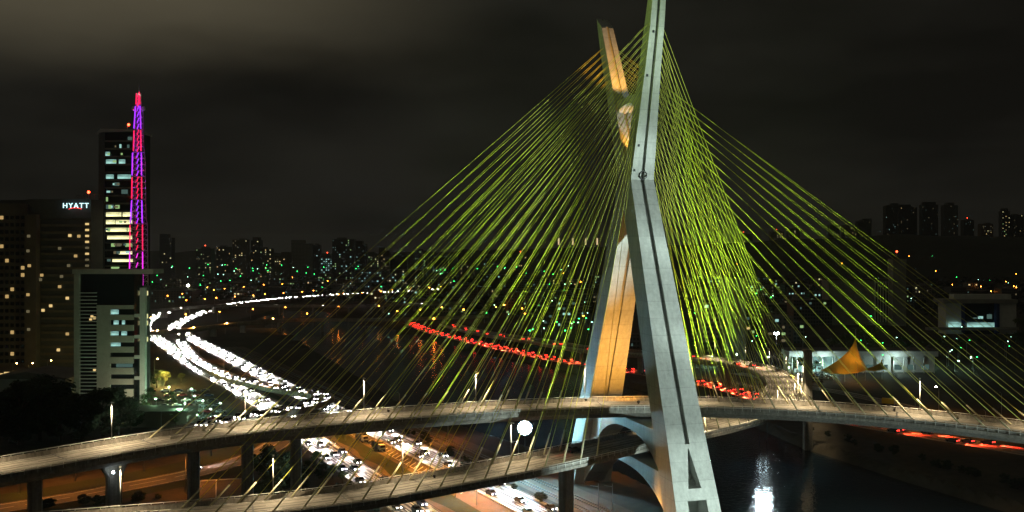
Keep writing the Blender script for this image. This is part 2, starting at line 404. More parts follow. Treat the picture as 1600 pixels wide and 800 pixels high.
# ------------------------------------------------------------------ decks
UP = [(-165, 128, 25), (-135, 170, 26), (-105, 200, 27), (-75, 229, 28), (-48, 244, 28.6), (-17, 257, 29), (8, 263.5, 29.3), (34, 267, 29.4), (61, 266.5, 29.2), (88, 260, 28.8), (112, 250, 28), (134, 236, 27), (156, 217, 26), (180, 190, 25)]
LO = [(-140, 188, 16), (-105, 193, 16.5), (-78, 199, 17), (-54, 205, 17.6), (-32, 214, 18.2), (-8, 230, 18.8), (12, 246, 19.2), (34, 267, 19.4), (61, 293, 19), (86, 328, 18), (106, 378, 16), (119, 432, 14), (119, 482, 13), (104, 522, 12.2), (74, 556, 11.5), (45, 606, 9), (15, 690, 6), (-25, 785, 3), (-60, 900, .4)]
def deck(name, pts, label, hw, th=2.6, surf=None):
    fr = frames(spline(pts, 3.0)); t = thing(name, label, 'bridge deck', tuple(pts[len(pts)//2]))
    mb = MB(); profile(mb, fr, [(hw, .0), (hw, -.8), (hw-1.2, -1.05), (hw-4.2, -th), (-hw+4.2, -th), (-hw+1.2, -1.05), (-hw, -.8), (-hw, .0)])
    mb.build('girder', M['concrete'], t)
    mb = MB(); ribbon(mb, fr, hw-.9, -hw+.9, .03); mb.build('road_surface', surf or M['deckroad'], t)
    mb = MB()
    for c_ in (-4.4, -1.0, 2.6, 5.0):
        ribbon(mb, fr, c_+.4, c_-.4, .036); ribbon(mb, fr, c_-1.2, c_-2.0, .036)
    mb.build('painted_trail', M['decktrail'], t)  # streaks of passing lamps, painted as pale bands
    mb = MB(); ribbon(mb, fr, hw-1.5, hw-1.65, .045); ribbon(mb, fr, -hw+1.65, -hw+1.5, .045)
    dashes(mb, fr, 1.9, .07, .045); dashes(mb, fr, -1.9, .07, .045); mb.build('lane_marking', M['paint'], t)
    d = 9.0
    while d < fr[-1][3]-4:
        mb = MB(); p, tt, n = sample(fr, d); z = Vector((0, 0, .06)); mb.add([p-n*(hw-.9)+z, p+n*(hw-.9)+z, p+n*(hw-.9)+tt*.4+z, p-n*(hw-.9)+tt*.4+z], [(3, 2, 1, 0)]); d += 19.5; mb.build('expansion_joint', M['dark'], t)
    for sd in (1, -1):
        mb = MB(); profile(mb, fr, [(sd*(hw-.75), .0), (sd*(hw-.62), .55), (sd*(hw-.55), .95), (sd*(hw-.35), .95), (sd*(hw-.3), .0)][::sd]); mb.build('parapet', M['concrete'], t)
        mb = MB(); off = sd*(hw-.12)
        for h in (.75, 1.25): mb.tube([p+n*off+Vector((0, 0, h)) for p, tt, n, d in fr], .075, 4)
        d = 1.0
        while d < fr[-1][3]:
            p, tt, n = sample(fr, d); q = p+n*off; mb.box((q.x, q.y, q.z+.62), (.12, .12, 1.3), math.atan2(tt.y, tt.x)); d += 2.5
        mb.build('railing', M['rail'], t)
    return t, fr
up_t, UPF = deck('bridge_deck', UP, 'higher pale concrete road deck curving across the whole scene under the cables', 8.0)
lo_t, LOF = deck('bridge_deck', LO, 'lower road deck passing under the higher one and looping over the far bank', 7.6, 2.1)
def nearest(fr, p):
    return min(fr, key=lambda q: (q[0].xy-Vector(p).xy).length)[3]
du, dl = nearest(UPF, TC), nearest(LOF, TC)
# ------------------------------------------------------------------ stay cables
ORD = ['topmost', 'second', 'third', 'fourth', 'fifth', 'sixth', 'seventh', 'eighth', 'ninth', 'tenth', 'eleventh', 'twelfth', 'thirteenth', 'fourteenth', 'fifteenth', 'sixteenth', 'seventeenth', 'lowest']
def stays(fr, d0, dirn, sg, side, where, hw, mast, stag=0):
    for e in (1, -1):
        for i in range(18):
            z = 131.5-i*2.05; s = sg*sum(sfb(z, sg))*.5+e*.75; w = lerp(HW, z)
            a = T(s, side*(w-.3), z)
            dist = 124-i*5.9+(stag if e < 0 else 0)
            p, t, n = sample(fr, d0+dirn*dist); b_ = p+n*e*(hw-1.1)+Vector((0, 0, .2))
            mb = MB(); mid = a.lerp(b_, .5)-Vector((0, 0, .0022*(a-b_).length))
            q = [a, a.lerp(mid, .5)-Vector((0, 0, .0008*(a-b_).length)), mid, mid.lerp(b_, .5)-Vector((0, 0, .0008*(a-b_).length)), b_]
            mb.tube(q, .064, 6)
            edge = 'outer' if e == 1 else 'inner'
            nm = 'topmost' if i == 0 else ORD[i] + (' from the top' if 0 < i < 17 else '')
            o = mb.build('stay_cable', M['cable'], None, tuple(b_))
            tag(o, f'{edge} edge cable, {nm}, {mast} to {where}', 'stay cable', f'stay cables from the {mast} to the {where}')
            u = (q[3]-b_).normalized(); mb = MB(); mb.tube([b_-u*.9, b_+u*5.5], .2, 8)
            mb.build('anchor_pipe', M['sleeve'], o)
S1, S2, S3, S4 = 0, 2.4, 0, 0
stays(UPF, du, -1, -1, -1, 'higher deck, hotel side', 8.0, 'far arm', S1)
stays(UPF, du, 1, -1, 1, 'higher deck, tent side', 8.0, 'far arm', S2)
stays(LOF, dl, -1, 1, -1, 'lower deck, hotel side', 7.6, 'near arm', S3)
stays(LOF, dl, 1, 1, 1, 'lower deck, river loop side', 7.6, 'near arm', S4)
# ------------------------------------------------------------------ mast and cable floodlights
def flood(loc, target, col, power, angle, label, blend=.6, r=.35, mesh=True):
    loc = Vector(loc); t = thing('floodlight', label, 'floodlight', tuple(loc))
    dr = (Vector(target)-loc).normalized()
    mb = MB(); mb.tube([loc-dr*.75, loc-dr*.25, loc-dr*.2], [.2, .42, .5], 10); mb.build('lamp_housing', M['dark'], t)
    mb = MB(); mb.box((loc.x, loc.y, loc.z-.75), (.5, .5, .12)); mb.box((loc.x, loc.y, loc.z-.5), (.08, .08, .5)); mb.build('bracket', M['dark'], t)
    l = lamp('floodlight_beam', 'SPOT', loc-Vector(loc)+dr*.1, col, power, None, angle, blend, r)
    l.parent = t; l.rotation_euler = dr.to_track_quat('-Z', 'Y').to_euler(); return t
GRN = (.62, 1.0, .18)
CW = (.80, 1.0, .93)
ORG = (1.0, .44, .07)
k = 0
for fr, d0, sgn, hw, nm in ((UPF, du, -1, 8, 'higher deck towards the hotel'), (UPF, du, 1, 8, 'higher deck towards the tent'), (LOF, dl, -1, 7.6, 'lower deck towards the hotel'), (LOF, dl, 1, 7.6, 'lower deck over the river')):
    for dist, pw, td, tz, an, word in ((14, 290e3, 40, 112, 56, 'by the mast'), (68, 230e3, 42, 106, 44, 'further out')):
        p, t, n = sample(fr, d0+sgn*dist); p, t, n = sample(fr, d0+sgn*(27 if fr is LOF and dist == 14 else dist)); base = p+Vector((0, 0, 2.2))
        q = sample(fr, d0+sgn*td)[0]; tgt = Vector((q.x, q.y, tz))
        flood(base, tgt, GRN, pw, an, f'small dark uplight on the {nm}, {word}', .8)
# cool white lights on the near face of the mast, standing on the bank in front of it
for i, (zt, pw) in enumerate(((11, 2900e3), (36, 3400e3), (62, 3500e3), (88, 2500e3), (114, 1700e3), (137, 1500e3))):
    flood((190+i*1.6, 150-i*.6, 1.2), T(lerp(SF, zt)*.5+lerp(SB, zt)*.5, 0, zt), CW, pw, 10.5 if 50 < zt < 100 else 12.5, ORD[i].replace('topmost', 'first')+' white floodlight in the row aimed at the near leg of the mast', .9)
flood((186, 146, 1.2), (92, 256, 36), CW, 330e3, 22, 'added white floodlight brightening the flank of the higher deck', .9)  # extra floodlight, added out of view to brighten the deck edge
# sodium lights between the legs and arms
flood(T(-4, -1.0, 31.2), T(19, 0, 50), ORG, 60e3, 110, 'orange uplight on the deck between the mast legs', .8)
flood(T(0, 0, 99), T(9, 0, 107), ORG, 11000, 64, 'orange uplight in the crotch of the mast', .6)
flood(T(-1, 0, 115.6), T(16, 0, 129), ORG, 42e3, 66, 'orange uplight on the top cross beam', .6)
flood(T(-18, -9, 1.4), T(-34, -5, 12), ORG, 22e3, 110, 'orange uplight at the foot of the near leg', .8)
# the big work light hanging over the bank
t = thing('floodlight_mast', 'dazzling blue-white floodlight cluster on a mast between the two decks', 'floodlight mast', tuple(G(820, 742)))
c = D(820, 668, 1520*73/(742-385)); g0 = G(820, 742)
mb = MB(); mb.tube([g0, (g0.x, g0.y, c.z+1.2)], [.2, .1], 8); mb.build('pole', M['dark'], t)
for i, (a, b_) in enumerate([(0, 0)]+[(.95*math.cos(k_*PI/3), .95*math.sin(k_*PI/3)) for k_ in range(6)]+[(1.8*math.cos(k_*PI/6), 1.8*math.sin(k_*PI/6)) for k_ in range(12)]):
    q = Vector((c.x+a, c.y-.35, c.z+b_)); rr = []
    for dy, r_ in ((.3, .2), (.0, .46), (-.5, .47), (-.5, .44), (-.02, .42)): rr.append([(q.x+r_*math.cos(2*PI*k_/12), q.y+dy, q.z+r_*math.sin(2*PI*k_/12)) for k_ in range(12)])
    mb = MB(); mb.loft(rr); h = mb.build('lamp_head', M['dark'], t)
    mb = MB(); mb.tube([q+Vector((0, -.1, 0)), q+Vector((0, -.34, 0)), q+Vector((0, -.42, 0))], [.41, .4, .25], 12); mb.build('lens', M['flood'], h)
mb = MB(); mb.box((c.x, c.y, c.z), (4.2, .12, .12)); mb.box((c.x, c.y, c.z+1.35), (3.4, .12, .12)); mb.box((c.x, c.y, c.z-1.35), (3.4, .12, .12)); mb.build('lamp_rack', M['steel'], t)
# ------------------------------------------------------------------ surface roads
A = [G(262, 488), G(239, 497), G(228, 507), G(228, 516), G(249, 532), G(312, 575), G(369, 606), G(425, 640), G(485, 685), G(540, 725), G(600, 765), G(680, 820), G(830, 920)]
B = [G(325, 486), G(290, 500), G(272, 513), G(292, 525), G(361, 560), G(410, 586), G(462, 612), G(520, 640), G(576, 667), G(640, 698), G(718, 737), G(780, 768), G(850, 803), G(1000, 880)]
RP = [G(280, 530), G(299, 556, .6), G(324, 573, 1.6), G(361, 590, 4), G(400, 600, 6), G(444, 609, 8), G(490, 615, 10.5), G(505, 622, 12), G(490, 630, 13), G(462, 639, 14.5), G(425, 646, 17.5), G(388, 653, 20.5), G(340, 663, 24.5), G(305, 670, 27), Vector((-84, 228, 27.75))]
RD = [G(640, 505), G(675, 519), G(737, 534), G(800, 548), G(862, 561), G(906, 568), G(985, 580), G(1090, 598), G(1150, 612), G(1200, 628), G(1262, 647), G(1340, 662), G(1450, 681), G(1600, 706), G(1850, 750)]
OL = [G(-260, 840), G(-120, 815), G(0, 795), G(100, 779), G(200, 760), G(300, 740), G(387, 716), G(430, 695), G(448, 672), G(440, 655)]
OR = [G(1150, 583), G(1215, 594), G(1262, 605), G(1312, 613), G(1378, 627), G(1450, 643), G(1530, 660), G(1650, 690), G(1900, 745)]
fA, fB, fRD, fOL, fOR = [frames(spline(p, 4)) for p in (A, B, RD, OL, OR)]
def surface(name, fr, l, r, m, lanes, kerb=True, dz=.04):
    mb = MB(); ribbon(mb, fr, l, r, dz); o = struct(name, mb, m)
    mk = MB(); w = (l-r)/lanes
    ribbon(mk, fr, l-.25, l-.58, dz+.03); ribbon(mk, fr, r+.58, r+.25, dz+.03)
    for i in range(1, lanes):
        dashes(mk, fr, r+i*w, .16, dz+.03, 12.0, 3.0)
    ribbon(mk, fr, l-.75, l-.95, dz+.03)
    struct('lane_markings', mk, M['paint'])
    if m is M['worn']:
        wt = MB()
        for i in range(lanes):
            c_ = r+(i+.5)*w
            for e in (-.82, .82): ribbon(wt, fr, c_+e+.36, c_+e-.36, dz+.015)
        struct('painted_trails', wt, M['track'])  # two pale bands per lane stand in for streaks of light
    if kerb:
        kb = MB(); profile(kb, fr, [(l, 0), (l, .16), (l+.35, .16), (l+.35, 0)][::-1]); profile(kb, fr, [(r-.35, 0), (r-.35, .16), (r, .16), (r, 0)][::-1])
        struct('kerb', kb, M['concrete'])
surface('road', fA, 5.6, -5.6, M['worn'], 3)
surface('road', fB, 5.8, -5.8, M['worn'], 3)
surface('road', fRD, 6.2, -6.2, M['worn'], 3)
surface('road', fOL, 5.0, -5.0, M['road'], 2)
surface('road', fOR, 4.2, -4.2, M['road'], 2)
vg = MB(); ribbon(vg, fOL, 17, 6.2, .05); ribbon(vg, fOL, -6.0, -13, .05); struct('verge', vg, M['grassy'])
# median between the carriageways: beaten earth and grass, hatch markings
mb = MB(); rows = []
for i in range(60):
    y = 255+i*6.0
    def at(fr, y):
        for a, b_ in zip(fr, fr[1:]):
            if (a[0].y-y)*(b_[0].y-y) <= 0: t_ = (y-a[0].y)/(b_[0].y-a[0].y+1e-9); return a[0].lerp(b_[0], t_), a[1]
        return None
    qa, qb = at(fA, y), at(fB, y)
    if qa and qb: rows.append([(qa[0].x+7.2, y, .05), (qb[0].x-7.6, y, .05)])
rows = [r for r in rows if r[1][0]-r[0][0] > 1]
mb.loft([[a, b_] for a, b_ in rows], 0, False, False, False); struct('median', mb, M['dirt'])
mb = MB(); mb.loft([[(a[0]+1.5+2*math.sin(i*.7)**2, a[1], .09), (a[0]+.55*(b_[0]-a[0]), a[1], .09)] for i, (a, b_) in enumerate(rows)], 0, False, False, False)
struct('verge', mb, M['grassy'])
mb = MB()
for i in range(3, 40, 1):                     # diagonal hatching beside the express carriageway
    p, t_, n = sample(fB, fB[-1][3]-70-i*3.4); z = Vector((0, 0, .11)); a = p-n*7.9; b_ = p-n*11.5+t_*4
    mb.add([a+z, b_+z, b_+t_*.55+z, a+t_*.55+z], [(0, 1, 2, 3)])
mb.add([], [])
ribbon(mb, fB, -11.6, -11.8, .11, 0, fB[-1][3]-205, fB[-1][3]-75)
struct('hatch_markings', mb, M['paint'])
# elevated ramp
rp_fr = frames(spline(RP, 3)); t = thing('ramp_bridge', 'curved elevated ramp with bright traffic climbing from the expressway to the deck', 'ramp', tuple(RP[7]))
mb = MB(); profile(mb, rp_fr, [(4.6, 0), (4.6, -.9), (2.6, -1.7), (-2.6, -1.7), (-4.6, -.9), (-4.6, 0)]); mb.build('girder', M['concrete'], t)
mb = MB(); ribbon(mb, rp_fr, 4.1, -4.1, .03); mb.build('road_surface', M['worn'], t)
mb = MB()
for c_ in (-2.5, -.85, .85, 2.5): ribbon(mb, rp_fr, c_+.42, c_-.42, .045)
ribbon(mb, rp_fr, 3.9, 3.6, .045); ribbon(mb, rp_fr, -3.6, -3.9, .045); mb.build('painted_trail', M['track'], t)  # light trails up the ramp, painted as pale bands
for sd in (1, -1):
    mb = MB(); profile(mb, rp_fr, [(sd*4.25, 0), (sd*4.3, .85), (sd*4.55, .85), (sd*4.6, 0)][::sd]); mb.build('parapet', M['concrete'], t)
# ballast strip, railway tracks and the riverside
def off_path(fr, off, z=0.05, y0=240, y1=700): return frames([p+n*off+Vector((0, 0, z)) for p, t_, n, d in fr if y0 < p.y < y1])
mb = MB(); fo = off_path(fB, 15, .05); ribbon(mb, fo, 8, -6.5, 0); struct('trackbed', mb, M['dirt'])
for k_, off in enumerate((11.5, 16.5)):
    t = thing('railway_track', ('railway track nearer the expressway' if k_ == 0 else 'railway track nearer the river') + ', dull steel rails on brown ballast', 'railway track', tuple(sample(fB, fB[-1][3]-150)[0]))
    fo = off_path(fB, off, .1)
    for g in (-.8, .8):
        mb = MB(); profile(mb, fo, [(g-.06, 0), (g-.06, .22), (g+.06, .22), (g+.06, 0)][::-1]); mb.build('rail', M['steel'], t)
    mb = MB(); d = 0
    while d < fo[-1][3] and d < 330*1.0:
        p, tt, n = sample(fo, d); mb.box((p.x, p.y, p.z+.02), (.26, 2.6, .16), math.atan2(tt.y, tt.x)); d += 1.3
    mb.build('sleeper_bed', M['bark'], t)
# far bridges over the river
def flyover(name, pts, label, hw, th=1.4, m=None):
    fr = frames(spline(pts, 10)); t = thing(name, label, 'flyover', tuple(pts[len(pts)//2]))
    mb = MB(); profile(mb, fr, [(hw, 0), (hw, -th), (-hw, -th), (-hw, 0)]); mb.build('girder', m or M['concrete'], t)
    mb = MB(); ribbon(mb, fr, hw-.5, -hw+.5, .05); mb.build('road_surface', M['deckroad'], t)
    for sd in (1, -1):
        mb = MB(); profile(mb, fr, [(sd*(hw-.35), 0), (sd*(hw-.35), 1.0), (sd*(hw-.05), 1.0), (sd*(hw-.05), 0)][::sd]); mb.build('parapet', M['concrete'], t)
    d = 20
    while d < fr[-1][3]-10:
        p, tt, n = sample(fr, d); zb = min(-1, gz(p.x, p.y)-1)
        mb = MB(); mb.box((p.x, p.y, (p.z-th+zb)/2), (1.4, hw*1.1, p.z-th-zb-.01), math.atan2(tt.y, tt.x)); mb.build('pier', M['concrete'], t); d += 38
    return fr
fl1 = flyover('flyover', [G(170, 524, 8), G(226, 520, 8), G(290, 516, 8), G(369, 506, 8), G(460, 500, 8), G(600, 499, 8), G(760, 494, 7)], 'low brown flyover crossing just beyond the white traffic streams', 5)
fl2 = flyover('flyover', [G(150, 494, 8), G(226, 487, 8), G(312, 479, 8), G(369, 477, 8), G(540, 478, 8), G(720, 473, 8)], 'second flyover behind, tinted red by sodium lamps', 6)
fl3 = flyover('flyover', [G(340, 478, 5), G(380, 473, 5), G(460, 465, 5), G(560, 459, 5), G(640, 455, 5), G(700, 451, 5)], 'distant flyover filled by a line of white traffic', 7)
# ------------------------------------------------------------------ bridge piers
def pier(p, zt, w, d, label, rz=0, flare=1.0, cap=True):
    zb = gz(p.x, p.y)-1; t = thing('bridge_pier', label, 'bridge pier', (p.x, p.y, zb))
    mb = MB(); rings = []
    for z, k_ in ((zb, 1), (zt-3.2, 1), (zt-1.2, flare), (zt, flare)):
        a, b_ = w/2*k_, d/2; c_ = .35; cr, sr = math.cos(rz), math.sin(rz)
        q = [(-a+c_, -b_), (a-c_, -b_), (a, -b_+c_), (a, b_-c_), (a-c_, b_), (-a+c_, b_), (-a, b_-c_), (-a, -b_+c_)]
        rings.append([(p.x+x*cr-y*sr, p.y+x*sr+y*cr, z) for x, y in q])
    mb.loft(rings); mb.build('shaft', M['concrete'], t)
    mb = MB(); mb.box((p.x, p.y, zb+1.2), (w+1.6, d+1.6, .9), rz); mb.build('footing', M['concrete'], t)
for x, lab in ((45, 'pale round-edged pier under the higher deck by the orange road, outermost of its row'), (183, 'pier with a small bright lamp on its top, under the higher deck'), (300, 'pier under the higher deck beside the orange road, next to the square shed'), (381, 'pier under the higher deck where the orange road bends'), (458, 'short-looking pier under the higher deck beside the white carriageway')):
    f_ = min(UPF, key=lambda q: abs(q[0].x/q[0].y*F+800-x)); pier(f_[0], f_[0].z-2.62, 2.6 if x != 183 else 3.2, 2.0, lab, math.atan2(f_[1].y, f_[1].x), 1.0 if x != 183 else 1.7)
for x, lab in ((1135, 'river pier under the loop behind the near mast leg'), (1222, 'pier under the loop at the far bank')):
    f_ = [q for q in LOF if q[3] > dl+30]; f_ = min(f_, key=lambda q: abs(q[0].x/q[0].y*F+800-x)); pier(f_[0], f_[0].z-2.62, 3, 2.2, lab, math.atan2(f_[1].y, f_[1].x))
for dd, lab in ((270, 'pier carrying the loop beside the red traffic'), (330, 'pier carrying the loop further along the red traffic'), (390, 'low pier carrying the far end of the loop')):
    p, tt, n = sample(LOF, dl+dd); pier(p, p.z-2.62, 3, 2, lab, math.atan2(tt.y, tt.x))
for dd, lab in ((85, 'pier of the curved ramp at the start of its climb'), (135, 'pier of the curved ramp before its bend'), (195, 'pier of the curved ramp at its bend'), (250, 'tall pier of the curved ramp after its bend')):
    p, tt, n = sample(rp_fr, dd)
    if p.z > 3: pier(p, p.z-1.72, 2.2, 1.6, lab, math.atan2(tt.y, tt.x))
p = sample(LOF, dl-28)[0]; pier(p, p.z-2.62, 3.6, 2.4, 'pale pier under the lower deck behind the orange carriageway', .6)
# pale square column on the far bank, mirrored in the water
p = G(1262, 692)
t = thing('concrete_column', 'tall square concrete column on the far bank, mirrored in the water', 'column', tuple(p))
mb = MB(); mb.loft([[(p.x+sx*w, p.y+sy*w, z) for sx, sy in ((-1, -1), (1, -1), (1, 1), (-1, 1))] for z, w in ((-6, 1.5), (34, 1.25))]); mb.build('shaft', M['concrete'], t)
mb = MB(); mb.box((p.x, p.y, 34.4), (3.4, 3.4, .8)); mb.build('cap', M['concrete'], t)
# ------------------------------------------------------------------ vehicles
PAINTS = [mat('car_paint_'+n, c_, .3, 0, spec=.5) for n, c_ in (('silver', (.35, .36, .37)), ('black', (.02, .02, .022)), ('white', (.6, .6, .58)), ('grey', (.12, .12, .13)), ('red', (.25, .02, .02)), ('blue', (.03, .05, .14)))]
CW2 = .88
def car_body(mb, mi=0, gi=1):
    prof = [(-2.15, .35), (-2.2, .62), (-2.12, .92), (-1.55, 1.0), (-1.05, 1.36), (-.3, 1.45), (.35, 1.40), (1.05, .98), (1.85, .84), (2.15, .68), (2.18, .38), (1.9, .25), (-1.9, .25)]
    rings = []
    for y, k_ in ((-CW2, .93), (-CW2+.1, 1), (0, 1.02), (CW2-.1, 1), (CW2, .93)):
        r = []
        for x, z in prof:
            yy = y
            if z > 1.0: yy = y*(1-.28*(z-1.0)/.45)
            r.append((x*(k_ if z < 1.0 else 1), yy, .25+(z-.25)*(k_ if z > .9 else 1)))
        rings.append(r)
    mb.loft(rings, mi, True, False)
def car_glass(mb, mi=0):
    for sx in ((.42, 1.40, 1.02, 1.02), (-.45, 1.46, -1.0, 0)): pass
    y1, y0 = CW2*.74, CW2*.95
    mb.add([(1.06, -y0+.06, 1.015), (1.06, y0-.06, 1.015), (.40, y1-.04, 1.43), (.40, -y1+.04, 1.43)], [(0, 1, 2, 3)], mi)
    mb.add([(-1.6, y0-.06, 1.03), (-1.6, -y0+.06, 1.03), (-1.08, -y1+.04, 1.39), (-1.08, y1-.04, 1.39)], [(0, 1, 2, 3)], mi)
    for sd in (-1, 1):
        mb.add([(.95, sd*(y0-.01), 1.02), (-1.4, sd*(y0-.01), 1.03), (-1.0, sd*(y1+.045), 1.36), (.3, sd*(y1+.045), 1.39)], [(0, 1, 2, 3) if sd < 0 else (3, 2, 1, 0)], mi)
def wheel_mb(x, y, mb=None, mi=0):
    mb = mb or MB(); rr = []
    for yy, r in ((-.11, .26), (-.11, .32), (.11, .32), (.11, .26)):
        rr.append([(x+r*math.cos(2*PI*k_/12), y+yy, .32+r*math.sin(2*PI*k_/12)) for k_ in range(12)])
    mb.loft(rr, mi); return mb
def lens(mb, x, y, w, h, z, sgn, mi=0):        # thick lamp lens, face tipped a little to the road
    d = .05*sgn
    a = [(x, y-w/2, z-h/2), (x, y+w/2, z-h/2), (x+d*.6, y+w/2, z+h/2), (x+d*.6, y-w/2, z+h/2)]
    b_ = [(q[0]+d, q[1], q[2]) for q in a]
    mb.loft([a, b_] if sgn > 0 else [b_, a], mi)
def make_car(full, front_on, rear_on, paint):
    mb = MB(); car_body(mb)
    if full:
        o = mb.build('car', [paint])
        g = MB(); car_glass(g); g.build('windows', M['glass'], o)
        for x in (-1.32, 1.34):
            for y in (-.78, .78): wheel_mb(x, y).build('wheel', M['tyre'], o)
        for y in (-.6, .6):
            h = MB(); lens(h, 2.13, y, .40, .20, .66, 1); h.build('headlight', M['carlight'] if front_on else M['lens_off'], o)
            h = MB(); lens(h, -2.15, y, .42, .22, .78, -1); h.build('tail_light', M['tail'] if rear_on else M['lens_off'], o)
    else:
        car_glass(mb, 1)
        for x in (-1.32, 1.34):
            for y in (-.78, .78): wheel_mb(x, y, mb, 2)
        for y in (-.6, .6):
            lens(mb, 2.13, y, .40, .20, .66, 1, 3); lens(mb, -2.15, y, .42, .22, .78, -1, 4)
        o = mb.build('car', [paint, M['glass'], M['tyre'], M['carlight'] if front_on else M['lens_off'], M['tail'] if rear_on else M['lens_off']])
    o.location = (0, -500, -50)
    return o
PROTO = {}
def get_car(full, fr_on, rr_on):
    pi_ = random.choice((1, 3, 5, 1, 3)) if (fr_on or rr_on) else random.randrange(len(PAINTS)); k_ = (full, fr_on, rr_on, pi_)
    if k_ not in PROTO: PROTO[k_] = make_car(full, fr_on, rr_on, PAINTS[pi_])
    return PROTO[k_]
USED = set(); NC = [0]; FAR = MB(); FARMB = MB()
def put_car(p, heading, fr_on, rr_on, label, group, cat='car', full=None):
    if full is None: full = p.y < 345
    NC[0] += 1; proto = get_car(full, fr_on, rr_on)
    if proto.name not in USED: USED.add(proto.name); o = proto
    else: o = dup(proto)
    o.location = p; o.rotation_euler = (0, 0, heading); s_ = random.uniform(.96, 1.1); o.scale = (s_, s_, s_*random.choice((1, 1, 1.12)))
    tag(o, label, cat, group)
    if fr_on: beam(o, (2.3, 0, .7), (1, 0, -.125), (1, .96, .9), 14000 if p.y < 345 else 30000 if p.y < 450 else BEAM_W)
    if rr_on: beam(o, (-2.3, 0, .8), (-1, 0, -.2), (1, .05, .02), 900 if p.y < 425 else BEAM_R, 17)
    return o
BEAM_W = 62000; BEAM_R = 120000; BD = {}
def beam(o, loc, d, col, pw, an=14):
    if (pw, an) not in BD:
        l = bpy.data.lights.new('headlight_beam' if col[1] > .5 else 'tail_light_beam', 'SPOT'); l.color = col; l.energy = pw; l.spot_size = math.radians(an); l.spot_blend = .7; l.shadow_soft_size = .15; BD[(pw, an)] = l
    l = bpy.data.objects.new(BD[(pw, an)].name, BD[(pw, an)]); COL.objects.link(l); l.parent = o; l.location = loc
    l.rotation_euler = Vector(d).to_track_quat('-Z', 'Y').to_euler(); l.scale = (2.4, 1, 1)
def far_car(p, heading, front, mb=FAR):
    sub = MB(); car_body(sub); car_glass(sub, 1)
    for y in (-.6, .6): lens(sub, 2.13, y, .46, .26, .66, 1, 2 if front else 4); lens(sub, -2.15, y, .46, .26, .78, -1, 4 if front else 3)
    c_, s_ = math.cos(heading), math.sin(heading); mb.v, vb = mb.v, len(mb.v)
    mb.v += [(p.x+x*c_-y*s_, p.y+x*s_+y*c_, p.z+z) for x, y, z in sub.v]
    mb.f += [tuple(i+vb for i in f) for f in sub.f]; mb.m += sub.m; mb.smooth += sub.smooth
def traffic(fr, lanes, gap, sgn, front, label, group, dz=.05, y0=180, y1=1e9, ymax_ind=620, d0=0, d1=1e9):
    for off in lanes:
        d = d0+random.uniform(2, gap)
        while d < min(fr[-1][3]-3, d1):
            p, t_, n = sample(fr, d); q = p+n*off+Vector((0, 0, dz))
            if y0 < q.y < y1:
                h = math.atan2(t_.y*sgn, t_.x*sgn)
                if q.y < ymax_ind: put_car(q, h, front, not front, label, group)
                else: far_car(q, h, front)
            d += gap*random.uniform(.7, 1.35)
traffic(fA, (-3.7, 0, 3.7), 25, 1, True, 'car with dazzling white headlights in the stream on the local carriageway', 'oncoming cars on the local carriageway', y0=240, ymax_ind=800)
traffic(fB, (-3.8, 0, 3.8), 25, 1, True, 'car with dazzling white headlights in the stream on the riverside carriageway', 'oncoming cars on the riverside carriageway', y0=250, ymax_ind=800)
traffic(rp_fr, (-1.7, 1.7), 18, 1, True, 'car with dazzling headlights on the curved elevated ramp', 'cars on the elevated ramp', d1=rp_fr[-1][3]-12, ymax_ind=800)
traffic(fRD, (-4, 0, 4), 15, -1, False, 'car showing red tail lights on the far bank road', 'cars with red tail lights on the far bank', ymax_ind=760, y0=425)
traffic(fRD, (-4, 0, 4), 26, -1, False, 'car showing red tail lights on the emptier far bank road beyond the concrete column', 'cars with red tail lights on the emptier stretch', y1=425, y0=330)
traffic(fOL, (2.2,), 70, 1, True, 'car with headlights on the orange-lit road under the higher deck', 'cars on the orange-lit road')
traffic(LOF, (-2, 2), 48, 1, False, 'car showing red tail lights on the loop', 'cars on the loop', d0=dl+240, ymax_ind=600)
traffic(fl3, (-3, 0, 3), 14, -1, True, '', '', ymax_ind=0)
traffic(fl2, (-2,), 60, -1, True, '', '', ymax_ind=0)
o = FAR.build('distant_traffic', [PAINTS[3], M['glass'], emi('far_headlamps', (1, .95, .86), 420), M['tail'], M['lens_off']]); tag(o, 'far-off streams of cars with lit lamps beyond the flyover', kind='stuff')
